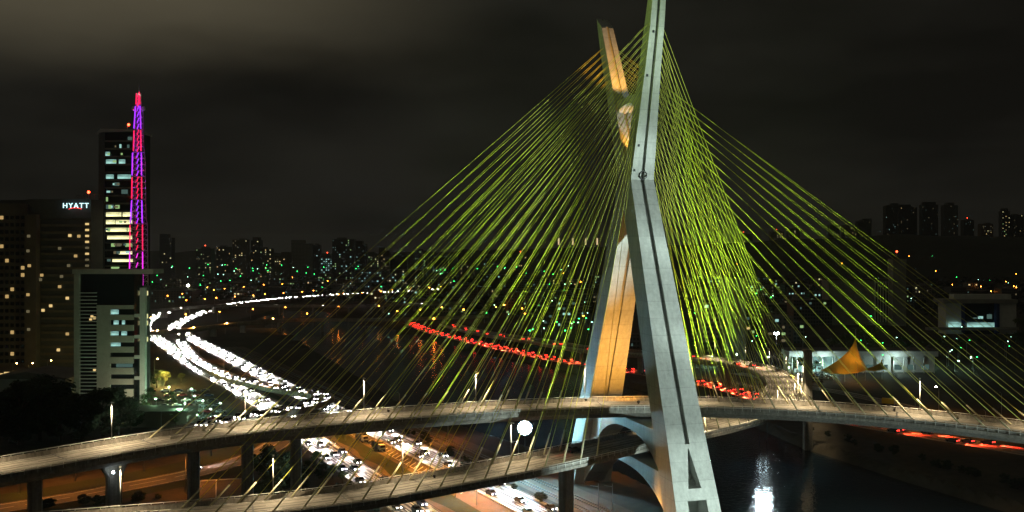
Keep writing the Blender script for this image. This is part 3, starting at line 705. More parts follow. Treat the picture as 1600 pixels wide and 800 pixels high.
# ------------------------------------------------------------------ street lamps
def make_lamp(h, bulb, r, double=False):
    t = thing('street_lamp', 'x', 'street lamp', (0, 0, 0))
    mb = MB(); mb.tube([(0, 0, -.4), (0, 0, h*.5), (0, 0, h-.3), (.5, 0, h+.15), (1.5, 0, h+.35)], [.14, .10, .075, .06, .05], 6); mb.build('pole', M['steel'], t)
    mb = MB(); mb.box((1.9, 0, h+.42), (1.0, .34, .14)); mb.build('lamp_housing', M['dark'], t)
    mb = MB(); mb.ball((1.9, 0, h+.42-.07-r*.62), r, 0, 8, 5, .6); mb.build('bulb', bulb, t); return t
LPS = {}
SODL = bpy.data.lights.new('sodium_light', 'SPOT'); SODL.color = (1, .36, .04); SODL.energy = 21000; SODL.spot_size = math.radians(150); SODL.spot_blend = .4; SODL.shadow_soft_size = .3
def street_lamp(key, p, rz, label, group, h=9, bulb=None, r=.3):
    if key in ('sod', 'sod2') and bulb is M['sodium'] and 'standing alone' not in label:
        k_ = ('cut', h)
        if k_ not in LPS:
            o = make_lamp(h, bulb, r); LPS[k_] = o
            for c in list(o.children):
                if c.name.startswith('bulb'): bpy.data.objects.remove(c)
        else: o = dup(LPS[k_])
        o.location = p; o.rotation_euler = (0, 0, rz); tag(o, label, 'street lamp', group)
        SD = SODL
        if p.x < -70 or p.x > 110 or key == 'sod2':
            SD = bpy.data.lights.get('sodium_light_low') or SODL.copy(); SD.name = 'sodium_light_low'; SD.energy = 7000; SD.color = (1, .30, .035)
            if p.x > 110:
                SD = bpy.data.lights.get('sodium_light_dim') or SODL.copy(); SD.name = 'sodium_light_dim'; SD.energy = 2600; SD.color = (1, .34, .04)
        l = bpy.data.objects.new('sodium_light', SD); COL.objects.link(l); l.location = Vector(p)+Vector((1.9*math.cos(rz), 1.9*math.sin(rz), h+.2)); return o
    k_ = (key, h)
    if k_ not in LPS: LPS[k_] = make_lamp(h, bulb, r); o = LPS[k_]
    else: o = dup(LPS[k_])
    o.location = p; o.rotation_euler = (0, 0, rz); tag(o, label, 'street lamp', group); return o
# sodium lamps along the near roads
for x, y in ((585, 706), (672, 745), (745, 790), (470, 655), (405, 628), (350, 590), (310, 566), (275, 545), (628, 738), (712, 778), (540, 688)):
    street_lamp('sod', G(x, y), 0, 'sodium street lamp in the median between the two carriageways', 'median lamps', 11, M['sodium'], .3)
for x, y in ((885, 800), (935, 742), (700, 690), (624, 655)):
    street_lamp('sod2', G(x, y), 2.6, 'sodium street lamp beside the brown railway tracks', 'trackside lamps', 11, M['sodium'], .22)
for i, (x, y) in enumerate(((30, 772), (118, 752), (225, 738), (330, 713), (400, 690), (290, 770))):
    street_lamp('sod', G(x, y), -1.2, 'sodium street lamp beside the orange road under the deck', 'lamps by the orange road', 11, M['sodium'], .3)
for x, y, lab in ((1467, 645, 'bright sodium lamp standing alone on the dark far bank'), (1340, 600, 'sodium lamp beside the tent'), (1230, 596, 'sodium lamp beside the loop'), (1565, 655, 'sodium lamp at the end of the dark field'), (1120, 590, 'sodium lamp inside the loop'), (1178, 606, 'sodium lamp under the outer edge of the loop'), (1430, 668, 'sodium lamp behind the far bank road'), (1540, 688, 'last added orange lamp behind the far bank road')):  # last two lamps added to tint the far bank road orange
    street_lamp('sod', G(x, y), 1.8, lab, 'far bank lamps', 11, M['sodium'], .3)
for i, (x, y) in enumerate(((74, 575), (102, 593), (241, 572), (20, 580), (45, 580))):
    street_lamp('sodf', G(x, y+14), .4, ('sodium lamp beside the flat-roofed hall', 'sodium lamp at the corner of the dark hall', 'sodium lamp over the yellow-lit trees', 'small lamp at the hotel foot', 'another small lamp at the hotel foot')[i], 'lamps by the buildings', 9, emi('sodium_mid', (1, .5, .12), 120), .35)
FARSOD = [(262+i*25+(i*37 % 11), 462-i*.9+(i*53 % 9)) for i in range(18)]+[(235, 496), (290, 491), (343, 487), (395, 483), (446, 480), (529, 479), (285, 459), (334, 453), (351, 451), (381, 448), (412, 445), (441, 444), (324, 449), (512, 439), (585, 435), (622, 434), (659, 431), (785, 426), (692, 430), (529, 460), (690, 480), (657, 484), (592, 478), (775, 480), (820, 490), (816, 482), (480, 490), (1488, 445), (1498, 434), (1572, 440), (1584, 447), (1588, 449), (1321, 398), (1150, 435), (1118, 425)]
for x, y in FARSOD:
    Y = 64*F/(y+9-HY) if y > 440 else 1500; Y = min(Y, 1500); q = D(x, y, Y); h = max(9, q.z)
    if h > 22:
        q = D(x, y, 1100); h = max(9, q.z)
    if h > 30: continue
    street_lamp('sodfar', (q.x-1.9, q.y, h-9), 0, 'far sodium street lamp with an orange glow', 'far sodium lamps', 9, M['sodfar'], .5)
for x, y in ((243, 536), (300, 530), (352, 522), (425, 514)):  # lamps added to throw warm light on the flyover girder
    street_lamp('sodb', G(x, y), 1.2, 'added sodium lamp just before the low flyover', 'added lamps before the low flyover', 9, M['sodium'], .3)
# deck lamps: slim poles, hooded heads looking down
def make_deck_lamp():
    t = thing('street_lamp', 'x', 'street lamp'); h = 9.5
    mb = MB(); mb.tube([(0, 0, 0), (0, 0, h)], [.11, .06], 6); mb.build('pole', M['rail'], t)
    mb = MB(); mb.box((.45, 0, h+.02), (1.1, .36, .16)); mb.build('lamp_housing', M['rail'], t)
    return t
DL = None
def deck_lamps(fr, d0, d1, step, off, hw, label, group, pw=17000):
    global DL
    d = d0; i = 0
    while d < d1:
        p, t_, n = sample(fr, d); sd = 1 if off > 0 else -1; q = p+n*sd*(hw-.45)
        if DL is None: DL = make_deck_lamp(); o = DL
        else: o = dup(DL)
        o.location = q; o.rotation_euler = (0, 0, math.atan2(-n.y*sd, -n.x*sd)); tag(o, label, 'street lamp', group)
        hd = q-n*sd*.7+Vector((0, 0, 9.3)); lamp('deck_lamp_light', 'SPOT', hd, (1, .77, .46), pw, hd-Vector((0, 0, 5))-n*sd*1.8, 112 if hw < 8 and off < 0 else 142, .6, .25)
        d += step
deck_lamps(UPF, 30, du-12, 30, 1, 8, 'slim unlit-looking pole lamp on the higher deck, hotel side', 'pole lamps on the higher deck, hotel side')
deck_lamps(UPF, du+14, UPF[-1][3]-20, 30, 1, 8, 'slim pole lamp on the higher deck, tent side', 'pole lamps on the higher deck, tent side')
deck_lamps(LOF, 60, dl-12, 32, 1, 7.6, 'slim pole lamp on the lower deck, hotel side', 'pole lamps on the lower deck, hotel side', 10000)
deck_lamps(LOF, dl+20, dl+300, 24, -1, 7.6, 'slim pole lamp on the loop', 'pole lamps on the loop', 17000)
traffic(LOF, (3.0,), 30, 1, False, 'car showing red tail lights on the lower deck beside the far mast leg', 'cars on the lower deck', d0=dl-34, d1=dl-2)
# twin floodlights under the far edge of the deck that shine down on the river
for i, x in enumerate((1186, 1199)):
    c = D(x, 641, 347); 
    t = thing('river_lamp', ('twin' if i else 'first') + ' white lamp on the far pier glaring onto the river', 'lamp', tuple(c), 'river lamps')
    mb = MB(); mb.tube([(c.x, c.y, -6), (c.x, c.y, c.z-.3)], .12, 8); mb.build('pole', M['dark'], t)
    fd = Vector((-.18, -.93, -.32)).normalized(); up_ = Vector((0, 0, 1)); ax = fd.cross(up_).normalized(); ay = ax.cross(fd); rr = []
    for dd, r_ in ((-.4, .2), (-.05, .62), (.8, .66), (.8, .62), (.0, .58)): rr.append([c+fd*dd+(ax*math.cos(2*PI*k_/14)+ay*math.sin(2*PI*k_/14))*r_ for k_ in range(14)])
    mb = MB(); mb.loft(rr); mb.build('hood', M['dark'], t)
    mb = MB(); mb.tube([c+fd*.02, c+fd*.3, c+fd*.42], [.56, .55, .3], 12); mb.build('bulb', emi('river_lamp_glow', (.75, .95, 1), 700), t)
for i, x in enumerate((1187, 1198)):
    c = D(x, 643, 378); t = thing('river_lamp', ('first' if i == 0 else 'twin')+' smaller white lamp low behind the higher deck, mirrored in the river', 'lamp', tuple(c), 'small river lamps')
    mb = MB(); mb.tube([(c.x, c.y, -6), (c.x, c.y, c.z-.3)], .1, 8); mb.build('pole', M['dark'], t); mb = MB(); mb.ball(c, .34, 0, 10, 6); mb.build('bulb', emi('river_lamp_small', (.75, .95, 1), 60), t)
# small lamps on the pier
f_ = min(UPF, key=lambda q: abs(q[0].x/q[0].y*F+800-183)); c = D(177, 738, f_[0].y-3)
t = thing('wall_lamp', 'small white lamp glaring from the head of the pier', 'lamp', tuple(c)); mb = MB(); mb.ball(c, .32, 0); mb.build('bulb', emi('pier_lamp', (.8, .95, 1), 22), t)
mb = MB(); mb.box((c.x, c.y+1.0, c.z), (.12, 2.2, .12)); mb.build('bracket', M['dark'], t)
# ------------------------------------------------------------------ buildings
def win_quad(name, m):
    me = bpy.data.meshes.new(name); me.from_pydata([(-.5, 0, -.5), (.5, 0, -.5), (.5, 0, .5), (-.5, 0, .5)], [], [(0, 1, 2, 3)]); me.materials.append(m); return me
WQ = {k_: win_quad('window_'+k_, M[k_]) for k_ in ('wwarm', 'wyel', 'wcool', 'wgreen', 'wdim', 'wdimc', 'roomy', 'roomc', 'wwarm2')}
def window(par, c, w, h, k_, rz=0):
    o = bpy.data.objects.new('window', WQ[k_]); COL.objects.link(o); o.parent = par
    og = par['_o']; o.location = (c[0]-og[0], c[1]-og[1], c[2]-og[2]); o.scale = (w, 1, h); o.rotation_euler = (0, 0, rz); return o
def grid_mat(name, wall, glass, fx, fz, wx=.55, wz=.5):
    m = bpy.data.materials.new(name); m.use_nodes = True; nt = m.node_tree; b = nt.nodes['Principled BSDF']; L = nt.links
    tc = N(nt, 'ShaderNodeTexCoord'); sp = N(nt, 'ShaderNodeSeparateXYZ'); L.new(tc.outputs['Object'], sp.inputs[0])
    ax = N(nt, 'ShaderNodeMath', operation='ADD'); L.new(sp.outputs['X'], ax.inputs[0]); L.new(sp.outputs['Y'], ax.inputs[1])
    outs = []
    for src, st, wd in ((ax.outputs[0], fx, wx), (sp.outputs['Z'], fz, wz)):
        d = N(nt, 'ShaderNodeMath', operation='DIVIDE'); L.new(src, d.inputs[0]); d.inputs[1].default_value = st
        fr = N(nt, 'ShaderNodeMath', operation='FRACT'); L.new(d.outputs[0], fr.inputs[0])
        lt = N(nt, 'ShaderNodeMath', operation='LESS_THAN'); L.new(fr.outputs[0], lt.inputs[0]); lt.inputs[1].default_value = wd; outs.append(lt.outputs[0])
    mu = N(nt, 'ShaderNodeMath', operation='MULTIPLY'); L.new(outs[0], mu.inputs[0]); L.new(outs[1], mu.inputs[1])
    mx = N(nt, 'ShaderNodeMix', data_type='RGBA'); L.new(mu.outputs[0], mx.inputs['Factor']); mx.inputs['A'].default_value = (*wall, 1); mx.inputs['B'].default_value = (*glass, 1)
    L.new(mx.outputs['Result'], b.inputs['Base Color'])
    ro = N(nt, 'ShaderNodeMath', operation='MULTIPLY_ADD'); L.new(mu.outputs[0], ro.inputs[0]); ro.inputs[1].default_value = -.5; ro.inputs[2].default_value = .8; L.new(ro.outputs[0], b.inputs['Roughness'])
    return m
GM = [grid_mat('flats_beige', (.22, .2, .17), (.03, .03, .035), 3.2, 3.1), grid_mat('flats_grey', (.13, .13, .13), (.02, .025, .03), 2.6, 3.2, .7, .6), grid_mat('flats_dark', (.06, .06, .062), (.015, .02, .022), 3.0, 3.4, .8, .6), grid_mat('flats_brown', (.15, .11, .08), (.02, .02, .025), 3.6, 3.0, .5, .5)]
def block(x0, x1, yt, Y, label, gm=0, lit=(), yb=None, name='apartment_block', cat='building', group='far city buildings', roofbox=True, zb=-1, dens=.1, kinds=('wwarm', 'wyel', 'wdim', 'wgreen'), cols=None, beacon=False):
    a = D(x0, yt, Y); b_ = D(x1, yt, Y); w = b_.x-a.x; h = a.z; cx = (a.x+b_.x)/2
    if yb is not None: zb = D(x0, yb, Y).z-6
    dp = max(12, min(22, w)); t = thing(name, label, cat, (cx, Y+dp/2, zb), group)
    mb = MB(); mb.box((cx, Y+dp/2, (h+zb)/2), (w, dp, h-zb)); mb.build('wall', GM[gm] if isinstance(gm, int) else gm, t)
    mb = MB(); mb.box((cx, Y+dp/2, h+.35), (w+.6, dp+.6, .7)); 
    if roofbox: mb.box((cx+random.uniform(-.15, .15)*w, Y+dp/2, h+2.2), (w*random.uniform(.3, .5), dp*.5, 3.0))
    mb.build('roof', M['roof'], t)
    if roofbox and Y > 1700 and random.random() < .55:
        k_ = random.uniform(.45, .75); e = random.choice((-1, 0, 1)); mb = MB(); mb.box((cx+e*w*(1-k_)/2, Y+dp/2, h+.7+4), (w*k_, dp*.9, 8)); mb.build('upper_storeys', GM[gm] if isinstance(gm, int) else gm, t)
    if roofbox and random.random() < .5:
        mb = MB(); q = (cx+w*random.uniform(-.3, .3), Y+dp/2, h); mb.tube([q, (q[0], q[1], h+random.uniform(6, 12))], [.25, .1], 5); mb.build('antenna', M['steel'], t)
    if beacon:
        mb = MB(); mb.ball((cx, Y+dp/2, h+7), .9, 0); mb.build('beacon', M['red'], t); mb = MB(); mb.tube([(cx, Y+dp/2, h+.7), (cx, Y+dp/2, h+6.2)], .2, 5); mb.build('beacon_mast', M['steel'], t)
    nc = cols or max(3, int(w/4.2)); nr = max(2, int((h-max(zb, 0))/4.4)); ww = w/nc; hh = (h-max(zb, 0))/nr
    for i in range(nc):
        for j in range(nr):
            if random.random() < dens*.62:
                window(t, (cx-w/2+(i+.5)*ww, Y-.12, max(zb, 0)+(j+.5)*hh), ww*random.uniform(.25, .6), min(2.0, hh*.42), random.choice(kinds))
    return t
C4 = ('wcool', 'wgreen', 'wdimc', 'wdimc'); WR = ('wwarm', 'wdim', 'wyel', 'wdim')
SKY = [  # x0,x1,top,range,material,density,kinds,label
 (249, 268, 372, 2100, 2, .05, WR, 'slim dark tower block with a red beacon beside the lattice mast'),
 (306, 330, 389, 2000, 1, .16, ('wyel', 'wgreen', 'wdim'), 'grey block with a column of yellow windows, first east of the slim beacon tower'),
 (338, 360, 386, 2300, 2, .12, WR, 'dark block half hidden behind the orange-lit trees, with scattered yellow windows'),
 (363, 386, 375, 2200, 3, .15, ('wyel', 'wwarm', 'wdim'), 'brown tower block with its top row of windows glowing yellow'),
 (392, 407, 376, 2400, 2, .1, WR, 'narrow dark tower with few dim windows beside the brown block'),
 (406, 424, 389, 2000, 1, .22, ('wyel', 'wgreen', 'wdim', 'wwarm'), 'squat grey block with bright yellow upper floors'),
 (429, 452, 400, 2100, 3, .08, WR, 'low brown block with red roof lights'),
 (455, 486, 381, 2200, 0, .01, WR, 'blank pale slab tower without lit windows'),
 (487, 500, 383, 2250, 2, .13, C4, 'thin dark tower joined to the blank pale slab'),
 (501, 519, 400, 2000, 1, .55, ('wcool', 'wcool', 'wdimc'), 'stepped white-lit office block'),
 (519, 553, 374, 1900, 2, .14, C4, 'broad dark glass tower with a vertical light line'),
 (556, 572, 382, 2300, 2, .1, C4, 'dark tower next to the broad glass one'),
 (575, 592, 400, 2100, 1, .2, ('wgreen', 'wyel', 'wdim'), 'grey block with green-yellow window columns among the outer cables'),
 (592, 608, 392, 2350, 3, .08, WR, 'brown block peeping between the outer cables'),
 (610, 636, 405, 2100, 2, .12, C4, 'low dark block with a strip of green-white light'),
 (648, 668, 392, 2000, 1, .3, ('wgreen', 'wdim', 'wdimc'), 'grey block with an orange-lit roof edge'),
 (676, 700, 402, 2300, 2, .08, C4, 'dark low block behind the middle of the hotel-side cables'),
 (716, 742, 396, 2100, 3, .08, WR, 'brown block behind the dense cables, one orange window'),
 (752, 776, 400, 1900, 1, .16, C4, 'grey block with cool windows behind the dense cables'),
 (800, 826, 398, 2200, 2, .1, WR, 'dark block behind the dense cables near the four lit fins'),
 (1384, 1404, 322, 2900, 2, .1, ('wcool', 'wdimc', 'wdim'), 'ridge tower with a column of cool windows at its corner'),
 (1405, 1433, 324, 2950, 2, .05, WR, 'broad dark ridge tower with orange windows'),
 (1441, 1466, 320, 2900, 2, .06, ('wdim', 'wdimc'), 'dim ridge tower, third along the crest'),
 (1475, 1497, 321, 2900, 1, .09, ('wdim', 'wdimc'), 'greyish ridge tower with dim window rows'),
 (1506, 1522, 344, 2950, 2, .05, ('wdim', 'wdimc'), 'short dark ridge block in the gap of the crest'),
 (1533, 1552, 350, 2850, 3, .2, WR, 'brown ridge block with glowing windows'),
 (1566, 1578, 330, 2900, 2, .25, ('wwarm', 'wyel', 'wgreen'), 'narrow ridge tower with a bright string of windows'),
 (1582, 1600, 336, 2900, 2, .1, WR, 'ridge tower at the edge of the view'),
 (1296, 1312, 352, 3000, 2, .1, ('wdim', 'wyel'), 'small ridge block among the outer tent-side cables'),
 (1318, 1338, 356, 3000, 3, .08, WR, 'low ridge block under the outer tent-side cables'),
 (1340, 1362, 346, 3000, 2, .05, WR, 'ridge block with a red beacon'),
 (1205, 1225, 362, 2900, 1, .08, WR, 'ridge block seen between the near arm cables'),
 (1232, 1250, 358, 2950, 2, .08, WR, 'dark ridge block between the near arm cables'),
 (1110, 1130, 360, 2900, 2, .06, WR, 'ridge block beside the near mast'),
 (1150, 1176, 366, 2900, 2, .07, WR, 'low dark ridge block beside the near mast'),
]
for x0, x1, yt, Y, gm, dn, kd, lab in SKY:
    if Y > 2700: block(x0, x1, yt, Y, lab, gm, zb=40, dens=dn*1.2, kinds=kd, beacon=random.random() < .35)
    else: block(x0, x1, yt, Y, lab, gm, dens=dn*1.6, kinds=kd, beacon='beacon' in lab or random.random() < .2)
# office strip lights on some of the far blocks, and mid-distance low houses
MID = [(235, 300, 455, 1250, 3, .25, C4), (300, 330, 440, 1700, 2, .2, C4), (560, 600, 424, 1700, 1, .3, C4), (612, 660, 422, 1600, 2, .25, ('wcool', 'wyel')), (700, 745, 446, 1150, 1, .25, C4), (745, 800, 430, 1400, 2, .15, C4), (806, 858, 432, 1350, 1, .3, C4), (790, 850, 458, 1050, 3, .12, C4), (870, 900, 470, 880, 1, .5, ('wcool', 'wcool', 'wdimc')), (840, 872, 480, 900, 2, .2, C4), (900, 912, 462, 950, 1, .3, C4), (975, 1000, 524, 700, 1, .7, ('wcool', 'wdimc')), (1085, 1112, 505, 760, 2, .1, C4), (1165, 1205, 482, 800, 1, .4, C4), (1208, 1232, 490, 790, 0, .05, C4), (1240, 1300, 470, 900, 1, .12, C4), (1100, 1160, 530, 640, 2, .1, C4)]
for i, (x0, x1, yt, Y, gm, dn, kd) in enumerate(MID):
    desc = ['brown low office beside the lattice mast foot', 'dark low block under the beacon tower', 'grey low office under the outer cables', 'dark office with a yellow-green light strip', 'grey low works building beyond the end of the red traffic', 'dark works building behind the cables', 'grey works building with cool light strips', 'low brown shed under the works building', 'small office with three bright cool floors beside the far leg', 'dark low shed beside the three-floor office', 'narrow grey block touching the far leg', 'office with bright cool floors seen between the two mast legs', 'dark low building behind the near arm cables', 'office with rows of cool windows right of the beige flats', 'blank pale block next to the cool-lit office', 'low grey works hall under the dark crown of trees', 'low dark house at the foot of the beige flats'][i].replace('right of', 'next to')
    block(x0, x1, yt, Y, desc, gm, dens=dn, kinds=kd, name='office_building', group='middle distance buildings', roofbox=i % 2 == 0)
# the low city: houses and sheds between the far bank and the skyline
WORDS = ['low shed', 'two-storey house', 'small warehouse', 'squat block', 'flat-roofed workshop', 'little office']
AREAS = [(232, 560, 1350, 1950, 34, 'under the hotel-side skyline'), (560, 930, 1050, 1900, 40, 'behind the hotel-side cables'), (1070, 1330, 720, 1700, 34, 'around the beige flats'), (1320, 1640, 700, 1700, 30, 'on the far bank near the two-winged hall')]
for xa, xb, Ya, Yb, n_, where in AREAS:
    for i in range(n_):
        Y = random.uniform(Ya, Yb); x = random.uniform(xa, xb); w_ = random.uniform(14, 36)*F/Y; h_ = random.choice((7, 9, 12, 15, 20))
        if 1280 < x < 1480 and Y < 950: continue
        if 1380 < x < 1600 and Y < 860: continue
        block(x, x+w_, HY+(CAMZ-h_)*F/Y, Y, random.choice(('dark ', 'dim '))+random.choice(WORDS)+' with a few lit windows '+where, random.randrange(4), dens=.42, kinds=random.choice((C4, WR, ('wcool', 'wdim', 'wgreen'))), name='low_building', group='low buildings '+where, roofbox=False, zb=-.5)
# beige flats
t = block(1098, 1134, 452, 640, 'beige apartment block with recessed balconies and scattered lit windows beyond the loop', 0, dens=.16, kinds=('wwarm', 'wyel', 'wdim', 'wcool'), group='middle distance buildings', roofbox=False)
t = block(1133, 1166, 434, 630, 'taller blank beige stair tower of the apartment block beyond the loop', M['pale'], dens=.012, kinds=('wwarm',), group='middle distance buildings')
# white fin building and slab tower
t = thing('office_building', 'white office building with tall vertical fins beside a plain slab tower', 'building', tuple(D(1350, 500, 900)))
q0, q1 = D(1296, 438, 900), D(1394, 442, 900); zt = q0.z
mb = MB(); mb.box(((q0.x+q1.x)/2, 912, zt/2-.5), (q1.x-q0.x, 20, zt+1)); mb.build('wall', M['pale'], t)
for i in range(7):
    x = D(1368+i*4.2, 440, 900).x; mb = MB(); mb.box((x, 901, zt/2+1), (.9, 1.4, zt-4)); mb.build('fin', M['pale2'], t)
mb = MB(); mb.box((D(1381, 440, 900).x, 901.8, zt/2), (16, .3, zt-6)); mb.build('glazing', M['glass'], t)
mb = MB(); mb.box(((q0.x+q1.x)/2, 911.5, zt+.7), (q1.x-q0.x+1.5, 22, 1.2)); mb.build('roof', M['roof'], t)
block(1395, 1416, 405, 890, 'plain beige slab tower with a red beacon, beside the white finned office', M['pale'], dens=0, beacon=True, group='middle distance buildings', roofbox=False)
# pale box building with the lit ground floor
t = thing('office_building', 'pale two-winged hall with a bright ground floor and dark middle on the far bank', 'building', tuple(D(1533, 520, 760)))
def pb(x0, x1, y0, y1, Y, dp, name, m):
    a, b_ = D(x0, y0, Y), D(x1, y1, Y); mb = MB(); mb.box(((a.x+b_.x)/2, Y+dp/2, (a.z+b_.z)/2), (abs(b_.x-a.x), dp, abs(a.z-b_.z))); return mb.build(name, m, t)
pb(1478, 1504, 474, 522, 760, 14, 'wing', M['pale2']); pb(1562, 1588, 474, 522, 760, 14, 'wing', M['pale2'])
pb(1504, 1562, 474, 522, 764, 10, 'glazing', M['glass']); pb(1474, 1590, 468, 474, 758, 18, 'roof', M['pale'])
pb(1490, 1580, 460, 467.5, 764, 8, 'roof_box', M['pale2']); pb(1450, 1592, 512, 516, 752, 5, 'balustrade', M['pale'])
pb(1503, 1508, 474.5, 521, 758.6, 4, 'pilaster', mat('blue_pillar', (.03, .05, .16), .6, .1)); pb(1557, 1562, 474.5, 521, 758.6, 4, 'pilaster', bpy.data.materials['blue_pillar'])
for x0, x1, y0, y1, k_ in ((1482, 1502, 503, 511, 'roomc'), (1511, 1554, 504, 511, 'roomc'), (1534, 1542, 495, 499, 'wcool'), (1548, 1556, 492, 499, 'wdimc'), (1509, 1513, 475, 500, 'wdimc'), (1526, 1532, 497, 499, 'wdimc')):
    a, b_ = D(x0, y0, 757.5), D(x1, y1, 757.5); window(t, ((a.x+b_.x)/2, 757.6 if x0 < 1500 else 763.6 if y0 < 503 else 757.6, (a.z+b_.z)/2), b_.x-a.x, a.z-b_.z, k_)
# long white hall behind the tent
t = thing('long_hall', 'long low white hall with an arcade, brightly lit behind the tent', 'building', tuple(G(1350, 588)))
a, b_ = D(1233, 549, 560), D(1466, 556, 560); zt = a.z
mb = MB(); mb.box(((a.x+b_.x)/2, 568, zt-1.5), (b_.x-a.x, 16, 3.0)); mb.build('fascia', M['pale2'], t)
mb = MB(); mb.box(((a.x+b_.x)/2, 570, (zt-3)/2-.5), (b_.x-a.x-2, 12, zt-3+1)); mb.build('wall', M['pale2'], t)
mb = MB(); mb.box(((a.x+b_.x)/2, 568, zt+.3), (b_.x-a.x+1, 17, .5)); mb.build('roof', M['roof'], t)
for i in range(15):
    x = a.x+2+i*(b_.x-a.x-4)/14; mb = MB(); mb.tube([(x, 560.8, -.5), (x, 560.8, zt-3.05)], .35, 8); mb.build('column', M['pale2'], t)
for i in (0, 1, 2, 3):
    window(t, (a.x+9+i*7.5, 563.8, (zt-3)/2), 6, zt-4, 'roomc')
for i in range(5): window(t, (a.x+48+i*8, 563.8, 3), 4.5, 3.0, 'wdimc')
for x in (1250, 1290, 1400): lamp('arcade_light', 'POINT', D(x, 566, 556), (.7, 1, .95), 3200, radius=.4)
# lit fins on the far ridge
for i, x in enumerate((873, 895, 915, 933)):
    q = D(x, 378, 2500); t = thing('lit_pylon', ('first', 'second', 'third', 'last')[i]+' of four floodlit roof fins beyond the cables, counted from the hotel', 'lit fin', (q.x, q.y, 20), 'floodlit roof fins')
    mb = MB(); mb.box((q.x, q.y, q.z-20), (4.2, 4, 55)); mb.build('shaft', M['greywall'], t)
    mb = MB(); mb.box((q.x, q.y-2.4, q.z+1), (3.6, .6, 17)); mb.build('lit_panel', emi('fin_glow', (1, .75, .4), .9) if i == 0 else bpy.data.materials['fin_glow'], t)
# ------------------------------------------------------------------ the hotel and towers beside the expressway
def hotel():
    Y = 560; t = thing('hotel', 'massive dark hotel with rows of small windows and a lit roof sign', 'hotel', tuple(D(70, 590, Y)))
    fx = lambda x: (x-800)/F*Y
    fz = lambda y: CAMZ-(y-HY)/F*Y
    def pt(x0, x1, y0, y1, yy, dp, name, m, mi=0):
        mb = MB(); mb.box(((fx(x0)+fx(x1))/2, yy+dp/2, (fz(y0)+fz(y1))/2), (fx(x1)-fx(x0), dp, fz(y0)-fz(y1))); return mb.build(name, m, t)
    stone = mat('hotel_stone', (.13, .115, .09), .85, .2, .15)
    pt(-140, 42, 318, 600, Y, 30, 'wing', stone); pt(42.5, 60, 335, 600, Y-3, 30, 'wing', stone); pt(60.5, 140, 342, 600, Y+2, 16, 'wing', M['darkwall'])
    pt(-142, 39.8, 312, 318, Y+3, 26, 'roof', M['darkwall']); pt(40, 140, 311, 341.8, Y+1.5, 17, 'penthouse', M['darkwall'])
    # storeys: recessed dark window openings
    for j in range(21):
        y = 340+j*11.2
        for i in range(9):
            x = -30+i*8.2
            if x < 40:
                mb = MB(); mb.box((fx(x), Y-.02, fz(y)), (fx(5)-fx(0), .5, 2.0)); 
                w = mb.build('window', M['glass'], t)
                if random.random() < .09: w.data.materials[0] = M['wwarm2']
    for j in range(20):
        y = 352+j*11.2; mb = MB(); mb.box(((fx(62)+fx(139))/2, Y+1.6, fz(y)), (fx(139)-fx(62), 1.0, 1.5)); mb.build('spandrel', stone, t)
    for x, y in ((49, 369), (48, 392), (50, 415), (20, 399), (4, 403), (30, 432), (64, 430), (95, 432), (92, 388), (108, 368), (106, 415), (122, 369), (117, 400), (48, 460), (66, 485), (49, 514), (78, 478), (104, 466), (92, 448), (90, 547), (104, 522), (48, 486), (3, 446), (33, 349), (62, 437)):
        window(t, (fx(x), Y-3.2 if 42 < x < 61 else Y+.9, fz(y)), 1.9, 1.6, random.choice(('wwarm', 'wdim', 'wwarm2', 'wwarm2', 'wdim')))
    for j in range(9): window(t, (fx(135), Y+.9, fz(350+j*9.3)), 2.2, 1.2, 'wwarm' if j in (0, 1, 2, 3, 5) else 'wdim')
    pt(-140, 155, 574, 600, Y-14, 13.5, 'podium', stone)
    for i in range(12): window(t, (fx(2+i*9.5), Y-14.1, fz(578+(i % 3))), 3.2, 1.3, 'wwarm' if i < 8 else 'wdim')
    # roof sign
    for k_, (yy, z0, em, nm) in enumerate(((Y-1.2, fz(325), emi('sign_white', (.55, .95, 1), 2.2), 'lettering'), (Y+16, fz(308), M['greywall'], 'lettering'))):
        cu = bpy.data.curves.new('sign_text', 'FONT'); cu.body = 'HY\u039bTT' if False else 'HYATT'; cu.size = 5.0; cu.extrude = .12; cu.space_character = 1.25; cu.offset = .03 if k_ == 0 else 0
        ob = bpy.data.objects.new('tmp', cu); COL.objects.link(ob); dg = bpy.context.evaluated_depsgraph_get()
        me = bpy.data.meshes.new_from_object(ob.evaluated_get(dg)); COL.objects.unlink(ob); bpy.data.objects.remove(ob)
        xs = [v.co.x for v in me.vertices]; x0, x1 = min(xs), max(xs); wd = fx(140)-fx(100); s_ = wd/(x1-x0)
        me.materials.clear(); me.materials.append(em)
        o = bpy.data.objects.new(nm, me); COL.objects.link(o); o.parent = t; og = t['_o']
        o.scale = (s_, s_, s_); o.rotation_euler = (PI/2, 0, 0); o.location = (fx(100)-x0*s_-og[0], yy-og[1], z0-og[2])
    mb = MB(); pts = []
    for k_ in range(13): a_ = PI*(.2+.6*k_/12); pts.append((fx(119)+math.cos(a_)*4.6, Y-1.3, fz(330)+math.sin(a_)*1.9))
    mb.tube(pts, .16, 5); mb.build('sign_arc', emi('sign_red', (1, .05, .04), 2.5), t)
    mb = MB(); mb.tube([(fx(129), Y+8, fz(310)), (fx(129), Y+8, fz(300))], .2, 5); mb.build('antenna', M['steel'], t); mb = MB(); mb.ball((fx(129), Y+8, fz(299)), .8, 0); mb.build('beacon', M['red'], t)
hotel()
